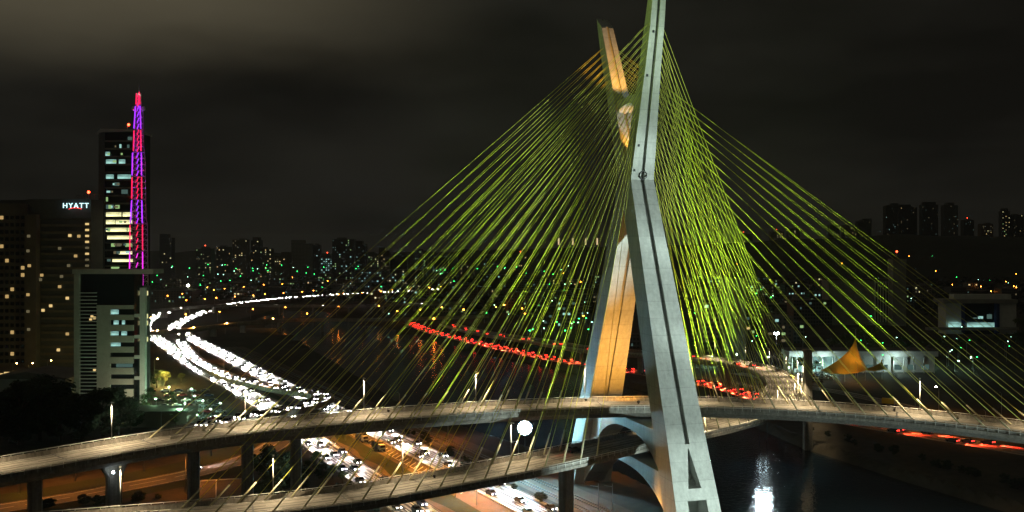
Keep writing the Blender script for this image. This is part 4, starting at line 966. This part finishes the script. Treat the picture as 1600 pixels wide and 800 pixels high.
def office_tower():
    Y = 600; t = thing('office_tower', 'tall dark glass office tower with bright yellow floors behind the lattice mast', 'office tower', tuple(D(190, 600, Y)))
    fx = lambda x: (x-800)/F*Y
    fz = lambda y: CAMZ-(y-HY)/F*Y
    def pt(x0, x1, y0, y1, yy, dp, name, m):
        mb = MB(); mb.box(((fx(x0)+fx(x1))/2, yy+dp/2, (fz(y0)+fz(y1))/2), (fx(x1)-fx(x0), dp, fz(y0)-fz(y1))); return mb.build(name, m, t)
    pt(156, 212, 205, 620, Y, 24, 'wall', M['glass']); pt(155, 164, 204, 620, Y-1, 25, 'corner_pier', M['darkwall'])
    mb = MB(); mb.prism([(fx(152), fz(210)), (fx(160), fz(202)), (fx(213), fz(203)), (fx(213), fz(206)), (fx(160), fz(207))], lambda a, b_, t_: (a, t_, b_), Y-3, Y+26); mb.build('roof', M['pale'], t)
    j = 0; y = 214
    while y < 600:
        mb = MB(); mb.box(((fx(164.5)+fx(212))/2, Y-.2, fz(y+6.4)), (fx(212)-fx(164.5), .6, 1.0)); mb.build('spandrel', M['greywall'], t)
        y += 12.2
    y = 216; rows = {1: ('wcool', [(187, 190)]), 2: ('roomc', [(165, 172)]), 3: ('roomc', [(166, 182), (186, 196)]), 5: ('roomc', [(166, 178), (184, 205)]), 8: ('wgreen', [(166, 169)]), 9: ('wdimc', [(166, 178)]), 10: ('roomy', [(166, 190), (192, 207)]), 11: ('roomy', [(166, 180), (181, 207)]), 12: ('roomy', [(166, 205)]), 13: ('roomy', [(168, 207)]), 14: ('wgreen', [(174, 180), (196, 207)]), 15: ('roomy', [(186, 207)]), 16: ('roomy', [(176, 208)]), 17: ('wgreen', [(174, 186)]), 0: ('wdimc', [(200, 207)]), 7: ('wdimc', [(190, 200)])}
    for j, (k_, segs) in rows.items():
        for x0, x1 in segs: window(t, ((fx(x0)+fx(x1))/2, Y-.35, fz(216+j*11.8+1)), fx(x1)-fx(x0), 2.6, k_)
    for i in range(34):
        j = random.randrange(18); x = random.uniform(167, 204); window(t, (fx(x), Y-.36, fz(216+j*11.8+1)), random.uniform(.8, 2.6), random.choice((1.2, 2.2)), random.choice(('wdimc', 'wgreen', 'wdim', 'wcool')))
    mb = MB(); mb.tube([(fx(190), Y+9, fz(204)), (fx(190), Y+9, fz(194))], .2, 5); mb.build('antenna', M['steel'], t); mb = MB(); mb.ball((fx(192), Y+9, fz(192)), .8, 0); mb.build('beacon', M['red'], t)
office_tower()
def lattice_mast():
    Y = 540; fx = lambda x: (x-800)/F*Y
    fz = lambda y: CAMZ-(y-HY)/F*Y
    t = thing('lattice_mast', 'slender lattice broadcasting mast lit purple, crimson and magenta', 'lattice mast', (fx(216), Y, 0))
    def hw(y): return lerp([(140, .9), (165, 1.2), (170, 2.0), (235, 2.2), (240, 2.8), (345, 3.3), (350, 3.9), (450, 4.2), (640, 4.6)], y)*.88
    bands = [(145, 165, 'crimson'), (165, 203, 'purple'), (203, 238, 'crimson'), (238, 276, 'purple'), (276, 312, 'crimson'), (312, 350, 'purple'), (350, 392, 'crimson'), (392, 450, 'magenta'), (450, 660, None)]
    stl = mat('mast_steel', (.45, .42, .45), .5, .1, .3)
    for y0, y1, c_ in bands:
        mb = MB(); zs = [y0+(y1-y0)*i/max(1, round((y1-y0)/9)) for i in range(max(1, round((y1-y0)/9))+1)]
        cn = lambda y, i: Vector((fx(217)+hw(y)*(1, 1, -1, -1)[i % 4], Y+hw(y)*(1, -1, -1, 1)[i % 4], fz(y)))
        for a, b_ in zip(zs, zs[1:]):
            for i in range(4):
                mb.tube([cn(a, i), cn(b_, i)], .17, 4); mb.tube([cn(a, i), cn(b_, i+1)], .10, 4); mb.tube([cn(b_, i), cn(b_, i+1)], .10, 4)
        mb.build('lattice_section', stl, t)
        if c_:
            col = {'crimson': (1, .02, .10), 'purple': (.32, .05, 1), 'magenta': (1, .04, .85)}[c_]
            for i in range(4):
                y = y0+(y1-y0)*(i+.5)/4; q = Vector((fx(217), Y, fz(y)))
                lm = lamp('mast_light', 'SPOT', (0, 0, 0), col, 1500*hw(y)**1.2, None, 40, .6, .3); lm.parent = t; lm.location = q-Vector(t['_o'])-Vector((0, 0, 3)); lm.rotation_euler = (PI, 0, 0)
                mb = MB(); mb.tube([q+Vector((-.4, -hw(y)*.8, -1.4)), q+Vector((.5, -hw(y)*.8, 1.4))], .24, 5); mb.build('light_tube', M[c_], t)
            for i in (1, 2):
                mb = MB(); mb.tube([cn(y0+1.5, i)+Vector((0, -.3, 0)), cn(y1-1.5, i)+Vector((0, -.3, 0))], .3, 5); mb.build('light_tube', M[c_], t)
    mb = MB(); mb.tube([(fx(217), Y, fz(146)), (fx(217), Y, fz(130))], [.25, .08], 5); mb.build('antenna', M['steel'], t)
    for sd in (-1, 1):
        mb = MB(); q = Vector((fx(217)+sd*2.6, Y-.3, fz(170))); mb.tube([q+Vector((0, .6, 0)), q, q+Vector((0, -.25, 0))], [.4, 1.2, 1.3], 12); mb.build('dish', M['pale2'], t)
    mb = MB(); mb.ball((fx(217), Y, fz(147)), .45, 0); mb.build('beacon', M['mercw'], t)
lattice_mast()
def frame_building():
    Y = 453; fx = lambda x: (x-800)/F*Y
    fz = lambda y: CAMZ-(y-HY)/F*Y
    t = thing('office_building', 'pale mid-rise office with horizontal louvres, dark top glazing and a free-standing white side frame', 'office building', tuple(G(170, 630)))
    def pt(x0, x1, y0, y1, yy, dp, name, m, par=None):
        mb = MB(); mb.box(((fx(x0)+fx(x1))/2, yy+dp/2, (fz(y0)+fz(y1))/2), (fx(x1)-fx(x0), dp, fz(y0)-fz(y1))); return mb.build(name, m, par or t)
    cl = mat('office_panels', (.40, .38, .32), .8, .12, .3)
    pt(124, 208, 428, 640, Y+1.2, 11, 'core', M['glass']); pt(114, 240, 421, 428, Y-.8, 14, 'roof', cl); pt(116, 124, 428.5, 640, Y-.4, 13, 'side_pier', cl)
    pt(151, 172, 477, 625, Y, 1.15, 'wall_panel', cl)
    bands = [(483, 492), (500, 508), (517, 525), (535, 542), (551, 558), (568, 575), (585, 592), (601, 608)]; prev = 477
    for a, b_ in bands:
        pt(172, 208, prev, a, Y, 1.15, 'spandrel', cl); prev = b_
    pt(172, 208, prev, 625, Y, 1.15, 'spandrel', cl)
    for x0, x1, i in ((172, 184, 0), (176, 184, 1), (189, 194, 1), (172, 184, 2), (188, 197, 2), (171, 187, 3), (180, 206, 5)):
        a, b_ = bands[i]; window(t, ((fx(x0)+fx(x1))/2, Y+1.1, (fz(a)+fz(b_))/2), fx(x1)-fx(x0), (fz(a)-fz(b_))*.8, 'roomc' if i != 5 else 'wdimc')
    y = 457
    while y < 626:
        pt(124.3, 150.5, y, y+1.3, Y-.1, .9, 'louvre', M['pale2']); y += 5.6
    for x, y in ((146, 497), (140, 499), (146, 579), (142, 495)): window(t, (fx(x), Y+1.1, fz(y)), 1.3, 1.2, 'wwarm')
    pt(217, 225.5, 450, 642, Y+1, 2.2, 'frame_post', M['pale2'])
    for y in (491, 524, 556, 589): pt(208.2, 216.8, y, y+5, Y+1.2, 1.6, 'frame_strut', M['pale2'])
    for y in (497, 508, 534, 460): 
        window(t, (fx(212), Y+12.3, fz(y)), 2.4, 2.2, 'wyel')
    pt(207, 217, 448, 630, Y+12.4, 2, 'rear_wing', M['greywall'])
    lamp('yard_light', 'POINT', D(190, 622, Y-9), (1, .9, .62), 1700, radius=.3)
    lamp('yard_light', 'POINT', D(222, 600, Y-14), (1, .95, .65), 1500, radius=.3)
    lamp('yard_light', 'POINT', D(205, 415, Y-22), (1, .9, .75), 700, radius=.4)
frame_building()
for x, y, c_, pw in ((238, 585, (.9, 1, .3), 12000), (262, 592, (1, .72, .2), 14000), (245, 640, (.5, 1, .5), 3500), (285, 650, (.45, 1, .55), 6000), (300, 622, (.5, 1, .6), 9000)):
    q = G(x, y+12); lamp('yard_light', 'POINT', q+Vector((0, -3, 7)), c_, pw, radius=.3)
# flat-roofed halls
def hall(x0, x1, yt, yb, dp, label, m, name='hall', pitch=0):
    a = G(x0, yb); b_ = G(x1, yb); Y = a.y; zt = D(x0, yt, Y).z; cx = (a.x+b_.x)/2; t = thing(name, label, 'hall', (cx, Y, 0))
    mb = MB(); mb.box((cx, Y+dp/2, zt/2-.5), (b_.x-a.x, dp, zt+1)); mb.build('wall', m, t)
    mb = MB(); w = b_.x-a.x+1.2; mb.prism([(-w/2, zt), (w/2, zt), (w/2, zt+.4), (0, zt+.4+pitch), (-w/2, zt+.4)], lambda p_, q_, r_: (cx+p_, r_, q_), Y-.6, Y+dp+.6); mb.build('roof', M['roof'], t); return t
hall(-20, 102, 592, 622, 26, 'dark low hall with a pitched roof between the hotel and the trees', M['pale'], pitch=3)
hall(198, 292, 644, 668, 14, 'low flat brown shed beside the car park', M['brownwall'])
# square open roof frame in the foreground verge
g0, g1 = G(312, 802), G(420, 745)
t = thing('canopy', 'dark flat square canopy on white posts beside the foreground tree', 'canopy', tuple((g0+g1)/2))
ps = [G(306, 806, 2.6), G(395, 800, 2.6), G(385, 748, 2.6), G(312, 752, 2.6)]
mb = MB(); mb.loft([[q-Vector((0, 0, .25)) for q in ps], ps]); mb.build('roof', M['roof'], t)
for a, b_ in ((0, 1), (1, 2), (2, 3), (3, 0)):
    mb = MB(); mb.tube([ps[a]+Vector((0, 0, .1)), ps[b_]+Vector((0, 0, .1))], .22, 4); mb.build('edge_beam', M['rail'], t)
mb = MB(); mb.tube([ps[0].lerp(ps[1], .35)+Vector((0, 0, .15)), ps[3].lerp(ps[2], .35)+Vector((0, 0, .15))], .2, 4); mb.build('rib', M['rail'], t)
for q in ps: mb = MB(); mb.tube([(q.x, q.y, -.3), (q.x, q.y, 2.4)], .12, 6); mb.build('post', M['rail'], t)
# ------------------------------------------------------------------ tent
def tent():
    base = G(1322, 592); Y = base.y; zp = D(1337, 518, Y).z; t = thing('tent', 'tall pointed yellow membrane tent glowing orange at its mast', 'tent', tuple(base))
    peak = Vector((D(1337, 518, Y).x, Y, zp)); rim = []
    pts = [(1282, 579, -8), (1300, 584, -12), (1320, 585, -13), (1338, 583, -11), (1352, 579, -6), (1356, 576, 4), (1340, 574, 12), (1310, 574, 12), (1290, 576, 5)]
    rm = [D(x, y, Y+dy) for x, y, dy in pts]; n = len(rm); rows = []
    for k_ in range(15):
        u = k_/14; r = []
        for i in range(n*3):
            a, b_ = rm[(i//3) % n], rm[(i//3+1) % n]; q = a.lerp(b_, (i % 3)/3); e = (1-u)**2.3
            p = Vector((peak.x+(q.x-peak.x)*e, peak.y+(q.y-peak.y)*e, q.z+(peak.z-q.z)*u)); r.append(p)
        rows.append(r)
    mt = mat('tent_membrane', (.62, .42, .07), .7, .12, .3)
    b2 = mt.node_tree.nodes['Principled BSDF']
    nt = mt.node_tree; tr = N(nt, 'ShaderNodeBsdfTranslucent'); tr.inputs['Color'].default_value = (.75, .5, .1, 1); ms = N(nt, 'ShaderNodeMixShader'); ms.inputs['Fac'].default_value = .45
    nt.links.new(b2.outputs[0], ms.inputs[1]); nt.links.new(tr.outputs[0], ms.inputs[2]); nt.links.new(ms.outputs[0], nt.nodes['Material Output'].inputs['Surface'])
    mb = MB(); mb.loft(rows, 0, False, True); mb.build('membrane', mt, t)
    mb = MB(); mb.tube([(peak.x, peak.y, -.5), (peak.x, peak.y, zp+1.2)], .25, 8); mb.build('pole', M['steel'], t)
    for q in (rm[0], rm[2], rm[4], rm[6], rm[7]): mb = MB(); mb.tube([(q.x, q.y, -.5), q], .14, 6); mb.build('edge_post', M['steel'], t)
    # small second peak
    p2 = D(1378, 560, Y-2); rows = []; c2 = [D(1352, 578, Y-8), D(1366, 580, Y-9), D(1384, 577, Y-4), D(1384, 576, Y+5), D(1356, 575, Y+6)]
    for k_ in range(9):
        u = k_/8; e = (1-u)**2.2; rows.append([Vector((p2.x+(q.x-p2.x)*e, p2.y+(q.y-p2.y)*e, q.z+(p2.z-q.z)*u)) for q in c2])
    mb = MB(); mb.loft(rows, 0, False, True); mb.build('small_peak', mt, t)
    mb = MB(); mb.tube([(p2.x, p2.y, -.5), p2], .15, 6); mb.build('pole', M['steel'], t)
    l = lamp('tent_light', 'POINT', (0, 0, 0), (1, .5, .1), 1500, radius=.4); l.parent = t; l.location = D(1330, 566, Y-1)-base
    l = lamp('tent_front_light', 'SPOT', (0, 0, 0), (1, .65, .12), 4500, None, 80, .6, .3); l.parent = t; lo = D(1318, 588, Y-22)-base; l.location = lo; l.rotation_euler = (Vector((peak.x, peak.y, zp*.6))-base-lo).to_track_quat('-Z', 'Y').to_euler()
tent()
# bright stadium lamp
c = D(1213, 521, 650); t = thing('floodlight_mast', 'bright white area floodlight on a mast between the beige flats and the white hall', 'floodlight mast', (c.x, c.y, 0))
mb = MB(); mb.tube([(c.x, c.y, -.5), (c.x, c.y, c.z+.5)], [.25, .12], 6); mb.build('pole', M['steel'], t)
for dx in (-.9, .9): mb = MB(); mb.ball((c.x+dx, c.y-.4, c.z), .75, 0); mb.build('bulb', emi('area_lamp', (.95, 1, 1), 110) if dx < 0 else bpy.data.materials['area_lamp'], t)
c = D(294, 446, 1350); t = thing('floodlight_mast', 'distant single bright white floodlight above the flyovers', 'floodlight mast', (c.x, c.y, 0))
mb = MB(); mb.tube([(c.x, c.y, -.5), (c.x, c.y, c.z+.5)], [.3, .15], 6); mb.build('pole', M['steel'], t); mb = MB(); mb.ball((c.x, c.y-.5, c.z), 1.6, 0); mb.build('bulb', emi('far_flood', (1, .97, .85), 40), t)
# ------------------------------------------------------------------ trees
def make_tree(seed, lm, h=12.0, spread=4.6, nleaf=1500, ls=.62, cl=11, zlo=.42):
    rnd = random.Random(seed); t = thing('tree', 'x', 'tree')
    mb = MB(); top = Vector((rnd.uniform(-.5, .5), rnd.uniform(-.5, .5), h*.62)); mb.tube([(0, 0, -.6), (.1, 0, h*.2), top*.7, top], [.38, .3, .2, .1], 7)
    cs = []
    for i in range(cl):
        a = 2*PI*i/cl+rnd.uniform(-.5, .5); r = spread*rnd.uniform(.25, .85); z = h*rnd.uniform(zlo, .9)
        if i < 2: r *= .2; z = h*rnd.uniform(.84, .95)
        q = Vector((r*math.cos(a), r*math.sin(a), z)); cs.append((q, spread*rnd.uniform(.28, .46)))
        f_ = rnd.uniform(.4, .85); st = Vector((0, 0, h*.15)).lerp(top, f_); mb.tube([st, st.lerp(q, .55)+Vector((0, 0, .3)), q], [.13, .09, .04], 5)
    mb.build('trunk', M['bark'], t)
    mb = MB()
    for i in range(nleaf):
        q, r = rnd.choice(cs); d = Vector((rnd.gauss(0, 1), rnd.gauss(0, 1), rnd.gauss(0, 1))).normalized(); p = q+Vector((d.x*r, d.y*r, d.z*r*.72))*rnd.uniform(.45, 1.08)
        n = (d+Vector((rnd.uniform(-.8, .8), rnd.uniform(-.8, .8), rnd.uniform(-.3, .9)))).normalized(); a = n.cross(Vector((.3, .2, 1))).normalized(); b_ = n.cross(a); s_ = ls*rnd.uniform(.5, 1.2)
        mb.add([p-a*s_*.5, p+b_*s_*.28, p+a*s_*.5, p-b_*s_*.28], [(0, 1, 2, 3)])
    mb.build('crown', lm, t); return t
TREES = [make_tree(1, M['leaf']), make_tree(2, M['leaf2'], 11, 5.0), make_tree(3, M['leaf'], 13, 4.2, 1700), make_tree(4, M['leaf2'], 9, 3.8, 1300, .55), make_tree(5, M['leafd'], 12.5, 4.6, 5200, .8, 24, .2), make_tree(6, M['leafd'], 11.5, 5.2, 5200, .85, 24, .2)]
TU = set()
def tree(p, sc, label, group, k_=None):
    k_ = random.randrange(4) if k_ is None else k_
    if k_ not in TU: TU.add(k_); o = TREES[k_]
    else: o = dup(TREES[k_])
    o.location = (p[0], p[1], 0); o.scale = (sc*random.uniform(.9, 1.15), sc*random.uniform(.9, 1.15), sc); o.rotation_euler = (0, 0, random.uniform(0, 6.28)); return tag(o, label, 'tree', group)
for x, y, h in ((-10, 700, 95), (30, 695, 100), (62, 690, 108), (95, 690, 88), (128, 688, 70), (160, 684, 80), (185, 680, 78), (12, 690, 80), (110, 672, 60), (145, 672, 62), (205, 672, 40), (45, 676, 75), (78, 672, 70), (172, 664, 62)):
    g = G(x, y); tree(g, h/F*g.y/12.5, 'tall black-looking tree in the dark clump before the pale office', 'trees in the dark clump', random.choice((4, 5)))
tree(G(425, 790), 1.35, 'broad dark round tree beside the square canopy', None, 4); tree(G(462, 775), .8, 'smaller dark tree behind the broad round one', None, 5)
for i, (x, y, s_) in enumerate(((505, 758, .62), (520, 748, .5), (545, 770, .4), (480, 752, .55), (535, 756, .45), (495, 735, .5))):
    tree(G(x, y), s_, ('bushy tree', 'low shrub-like tree', 'small tree', 'leafy tree', 'little tree', 'young tree')[i]+' on the orange-lit verge beside the local carriageway', 'verge trees', (1, 3, 3, 0, 3, 2)[i])
for x, y, s_ in ((232, 612, .9), (245, 606, .8), (258, 603, .9), (236, 640, .8), (250, 660, .7), (268, 640, .7), (283, 598, .6), (225, 650, .8), (300, 690, .5), (275, 668, .6)):
    tree(G(x, y), s_, 'tree lit yellow-green beside the car park', 'trees by the car park')
for i in range(34):
    x = random.choice((random.uniform(228, 300), random.uniform(330, 480), random.uniform(340, 700), random.uniform(540, 720))); y = random.uniform(456, 470)-(x-330)*.045
    Y = min(1500, CAMZ*F/(y-HY)); tree(((x-800)/F*Y, Y), random.uniform(1.0, 1.6), 'far tree tinted orange by the sodium lamps', 'orange-lit far trees')
for x, y, s_ in ((1338, 560, 1.5), (1352, 556, 1.9), (1320, 556, 1.3), (1300, 560, 1.2), (1260, 583, .9), (1250, 586, .8), (1240, 582, .8), (1275, 586, .7), (1420, 560, 1.2), (1440, 558, 1.3), (1400, 562, 1.1), (1470, 560, 1.2), (1500, 565, 1.3), (1530, 562, 1.2), (1190, 560, 1.0), (1080, 560, .9), (1120, 562, .8), (1600, 540, 1.9), (1590, 560, 1.5), (1560, 556, 1.3)):
    tree(G(x, y), s_, 'dark tree among the far bank buildings', 'far bank trees')
# dark woodland in the far middle distance
wm2 = mat('woodland_leaf', (.02, .03, .012), .95, .5, .3); mb = MB(); rnd = random.Random(5)
for i in range(5200):
    x = rnd.choice((rnd.uniform(560, 1000), rnd.uniform(1060, 1700), rnd.uniform(-100, 560))); Y = rnd.uniform(1000, 2050)
    if Y < 1250 and x < 720: Y += 500
    X = (x-800)/F*Y; hh = rnd.uniform(4, 11); r = rnd.uniform(3, 6.5)
    for j in range(5):
        p = Vector((X+rnd.uniform(-r, r), Y+rnd.uniform(-r, r), hh*rnd.uniform(.3, 1.0))); a = Vector((rnd.uniform(-1, 1), rnd.uniform(-1, 1), rnd.uniform(-.4, .4))).normalized(); b_ = a.cross(Vector((0, .3, 1)).normalized()); s_ = r*.7
        mb.add([p-a*s_, p-b_*s_*.6, p+a*s_, p+b_*s_*.6+Vector((0, 0, 1))], [(0, 1, 2, 3)])
tag(mb.build('woods', wm2), 'dark far-off wooded suburb seen as one mass below the skyline', kind='stuff')
# ------------------------------------------------------------------ small far lights: street lamps of the city
def far_lights(n, x0, x1, y0, y1, mats_, label, group, r=.9, key='m'):
    for i in range(n):
        x = random.uniform(x0, x1); y = random.uniform(y0, y1); Y = min(2000, (CAMZ-10)*F/max(30, y-HY)); q = D(x, y, Y)
        km = random.choice(mats_); o = street_lamp(key+km, (q.x-1.9, q.y, max(-2, q.z-8.6)), 0, label, group, 9, M[km], r*(Y/1500)**.5)
far_lights(42, 232, 560, 412, 446, ['merc', 'merc', 'merc', 'mercw'], 'tiny green street lamp under the hotel-side skyline', 'green lamps under the skyline', .62, 'a')
far_lights(30, 560, 900, 415, 450, ['merc', 'merc', 'mercw'], 'tiny green street lamp behind the hotel-side cables', 'green lamps behind the cables', .62, 'a')
far_lights(26, 760, 985, 462, 520, ['merc', 'merc', 'mercw'], 'green lamp in the yard beyond the red traffic', 'yard lamps', .6, 'b')
far_lights(16, 1085, 1300, 420, 505, ['merc', 'mercw', 'sodfar'], 'small lamp in the dark suburb around the beige flats', 'lamps around the beige flats', .65, 'b')
far_lights(16, 1300, 1590, 520, 560, ['merc', 'mercw'], 'small green lamp among the far bank trees', 'lamps among the far bank trees', .5, 'c')
far_lights(10, 1280, 1590, 420, 500, ['merc', 'mercw', 'sodfar'], 'small lamp on the dark slope below the ridge', 'lamps on the slope', .7, 'b')
far_lights(26, 600, 985, 425, 500, ['merc', 'mercw', 'sodfar'], 'small lamp in the dark suburb behind the hotel-side cables', 'suburb lamps behind the cables', .55, 'b')
far_lights(28, 1085, 1600, 400, 540, ['merc', 'mercw', 'merc', 'sodfar'], 'small lamp in the dark suburb on the tent side', 'suburb lamps on the tent side', .5, 'c')
far_lights(14, 232, 560, 425, 450, ['sodfar', 'mercw', 'merc'], 'small lamp above the far flyovers', 'lamps above the far flyovers', .55, 'c')
# car park
for x, y in ((305, 627), (318, 636), (330, 650), (338, 662), (345, 672), (300, 615), (290, 640), (310, 660), (265, 612), (244, 632), (252, 655), (345, 640)):
    street_lamp('park', G(x, y+14), 2, 'greenish lamp over the car park', 'car park lamps', 6, M['mercn'], .22)
for r_ in range(5):
    for i in range(9):
        q = G(262+r_*10, 612, 0).lerp(G(330+r_*6, 690, 0), i/8)
        if random.random() < .85: put_car(q+Vector((r_*3.5-8, 0, .02)), .35+random.choice((0, PI)), False, False, 'parked car in a row of the green-lit car park', 'parked cars by the pale office', full=False)
for i in range(34):
    x = 1225+ (i % 12)*6.6+random.uniform(-1, 1); y = 586+(i//12)*4.2+(i % 12)*.25
    put_car(G(x, y)+Vector((0, 0, .02)), 1.2+random.choice((0, PI)), False, False, 'parked car in the lot beside the tent', 'parked cars beside the tent', full=False)
for x, y in ((1250, 580), (1285, 584), (1310, 590)): street_lamp('park', G(x, y), 2, 'greenish lamp over the lot beside the tent', 'lamps of the tent car park', 6, M['mercn'], .22)
# ------------------------------------------------------------------ two trucks standing in the median, coach by the tent
def truck(p, heading, label, body):
    t = thing('truck', label, 'truck', tuple(p)); c_, s_ = math.cos(heading), math.sin(heading)
    def bx(c, d, name, m): mb = MB(); mb.box((p.x+c[0]*c_-c[1]*s_, p.y+c[0]*s_+c[1]*c_, p.z+c[2]), d, heading); return mb.build(name, m, t)
    bx((-1.2, 0, 2.1), (5.2, 2.3, 2.3), 'cargo_box', body); bx((2.35, 0, 1.5), (1.7, 2.2, 1.9), 'cab', PAINTS[2]); bx((3.21, 0, 1.85), (.06, 1.9, .8), 'windscreen', M['glass']); bx((0, 0, .75), (6.6, 1.9, .3), 'chassis', M['dark'])
    for x in (-2.6, 2.3):
        for y in (-1, 1): w = MB(); rr = [[(p.x+(x+r*math.cos(a))*c_-(y+yy)*s_, p.y+(x+r*math.cos(a))*s_+(y+yy)*c_, p.z+.48+r*math.sin(a)) for a in [2*PI*k_/12 for k_ in range(12)]] for yy, r in ((-.15, .46), (.15, .46))]; w.loft(rr); w.build('wheel', M['tyre'], t)
    for y in (-.8, .8): bx((3.24, y, .95), (.08, .3, .22), 'headlight', M['wwarm'])
q = sample(fB, fB[-1][3]-150)[0]
truck(G(566, 690)+Vector((0, 0, .1)), -1.0, 'small dark lorry parked in the median, nearer the higher deck', M['darkwall'])
truck(G(592, 704)+Vector((0, 0, .1)), -1.0, 'small brown lorry parked in the median behind the hatched area', M['brownwall'])
truck(G(1392, 634)+Vector((0, 0, .05)), -.5, 'yellow lorry standing by the far bank road', mat('yellow_body', (.6, .45, .05), .5, .1))
# fence along the orange road
for i in range(16):
    q = G(-10, 752).lerp(G(290, 708), i/15); t = thing('fence_post', 'pale fence post along the dark verge above the orange road', 'fence post', tuple(q), 'fence posts by the orange road')
    mb = MB(); mb.box((q.x, q.y, 1.1), (.18, .18, 2.8)); mb.build('post', M['rail'], t); mb = MB(); mb.box((q.x, q.y, 2.55), (.26, .26, .1)); mb.build('cap', M['rail'], t)
for x, y in ((1236, 584), (1262, 578), (1206, 566), (1330, 566), (1395, 568), (1428, 565), (1455, 568), (1492, 572), (1520, 566), (1110, 566), (1150, 562), (1088, 566)):
    street_lamp('park', G(x, y+8), random.uniform(0, 6), 'greenish lamp lighting the trees on the far bank', 'lamps under the far bank trees', 6, M['mercn'], .22)
# bushes on the verges
for x0, y0, x1, y1, n_, lab in ((0, 742, 290, 700, 20, 'dark bush on the verge along the fence'), (20, 800, 290, 775, 10, 'bush between the orange road and the lower deck'), (490, 740, 590, 800, 14, 'bush on the verge beside the local carriageway'), (620, 668, 900, 812, 16, 'bush along the railway tracks'), (1240, 668, 1620, 770, 22, 'bush on the dark far bank')):
    for i in range(n_):
        u = random.random(); q = G(x0+(x1-x0)*u, y0+(y1-y0)*u+random.uniform(-3, 3)); sc = random.uniform(.14, .3)
        o = dup(TREES[random.choice((4, 5))]); o.location = (q.x, q.y, gz(q.x, q.y)-.2); o.scale = (sc*1.3, sc*1.3, sc); o.rotation_euler = (0, 0, random.uniform(0, 6.28)); o.name = 'bush'; tag(o, lab, 'bush', lab)
# catenary masts along the tracks
for i, (x, y) in enumerate(((655, 718), (735, 760), (935, 800), (957, 800), (810, 722), (885, 775))):
    q = G(x, y+4); t = thing('track_mast', 'thin catenary mast beside the railway tracks', 'mast', tuple(q), 'catenary masts')
    mb = MB(); mb.tube([(q.x, q.y, -.4), (q.x, q.y, 8.4)], .12, 6); mb.build('pole', M['steel'], t); mb = MB(); mb.tube([(q.x, q.y, 7.6), (q.x-2.2, q.y, 7.9)], .06, 5); mb.build('cantilever', M['steel'], t)
# thin night air
x0, x1, y0_, y1_ = gx[0]-50, gx[-1]+50, gy[0]-50, gy[-1]+50
mb = MB(); mb.box(((x0+x1)/2, (y0_+y1_)/2, 86), (x1-x0, y1_-y0_, 190))
hz = bpy.data.materials.new('haze_air'); hz.use_nodes = True; nt = hz.node_tree; nt.nodes.remove(nt.nodes['Principled BSDF'])
v = N(nt, 'ShaderNodeVolumePrincipled'); v.inputs['Density'].default_value = .000065; v.inputs['Color'].default_value = (.80, .84, .88, 1); v.inputs['Anisotropy'].default_value = .45
nt.links.new(v.outputs[0], nt.nodes['Material Output'].inputs['Volume'])
tag(mb.build('haze', hz), 'thin night haze over the city', kind='stuff')
print('cars', NC[0], 'objects', len(bpy.data.objects))
for o in bpy.data.objects:
    if '_o' in o: del o['_o']
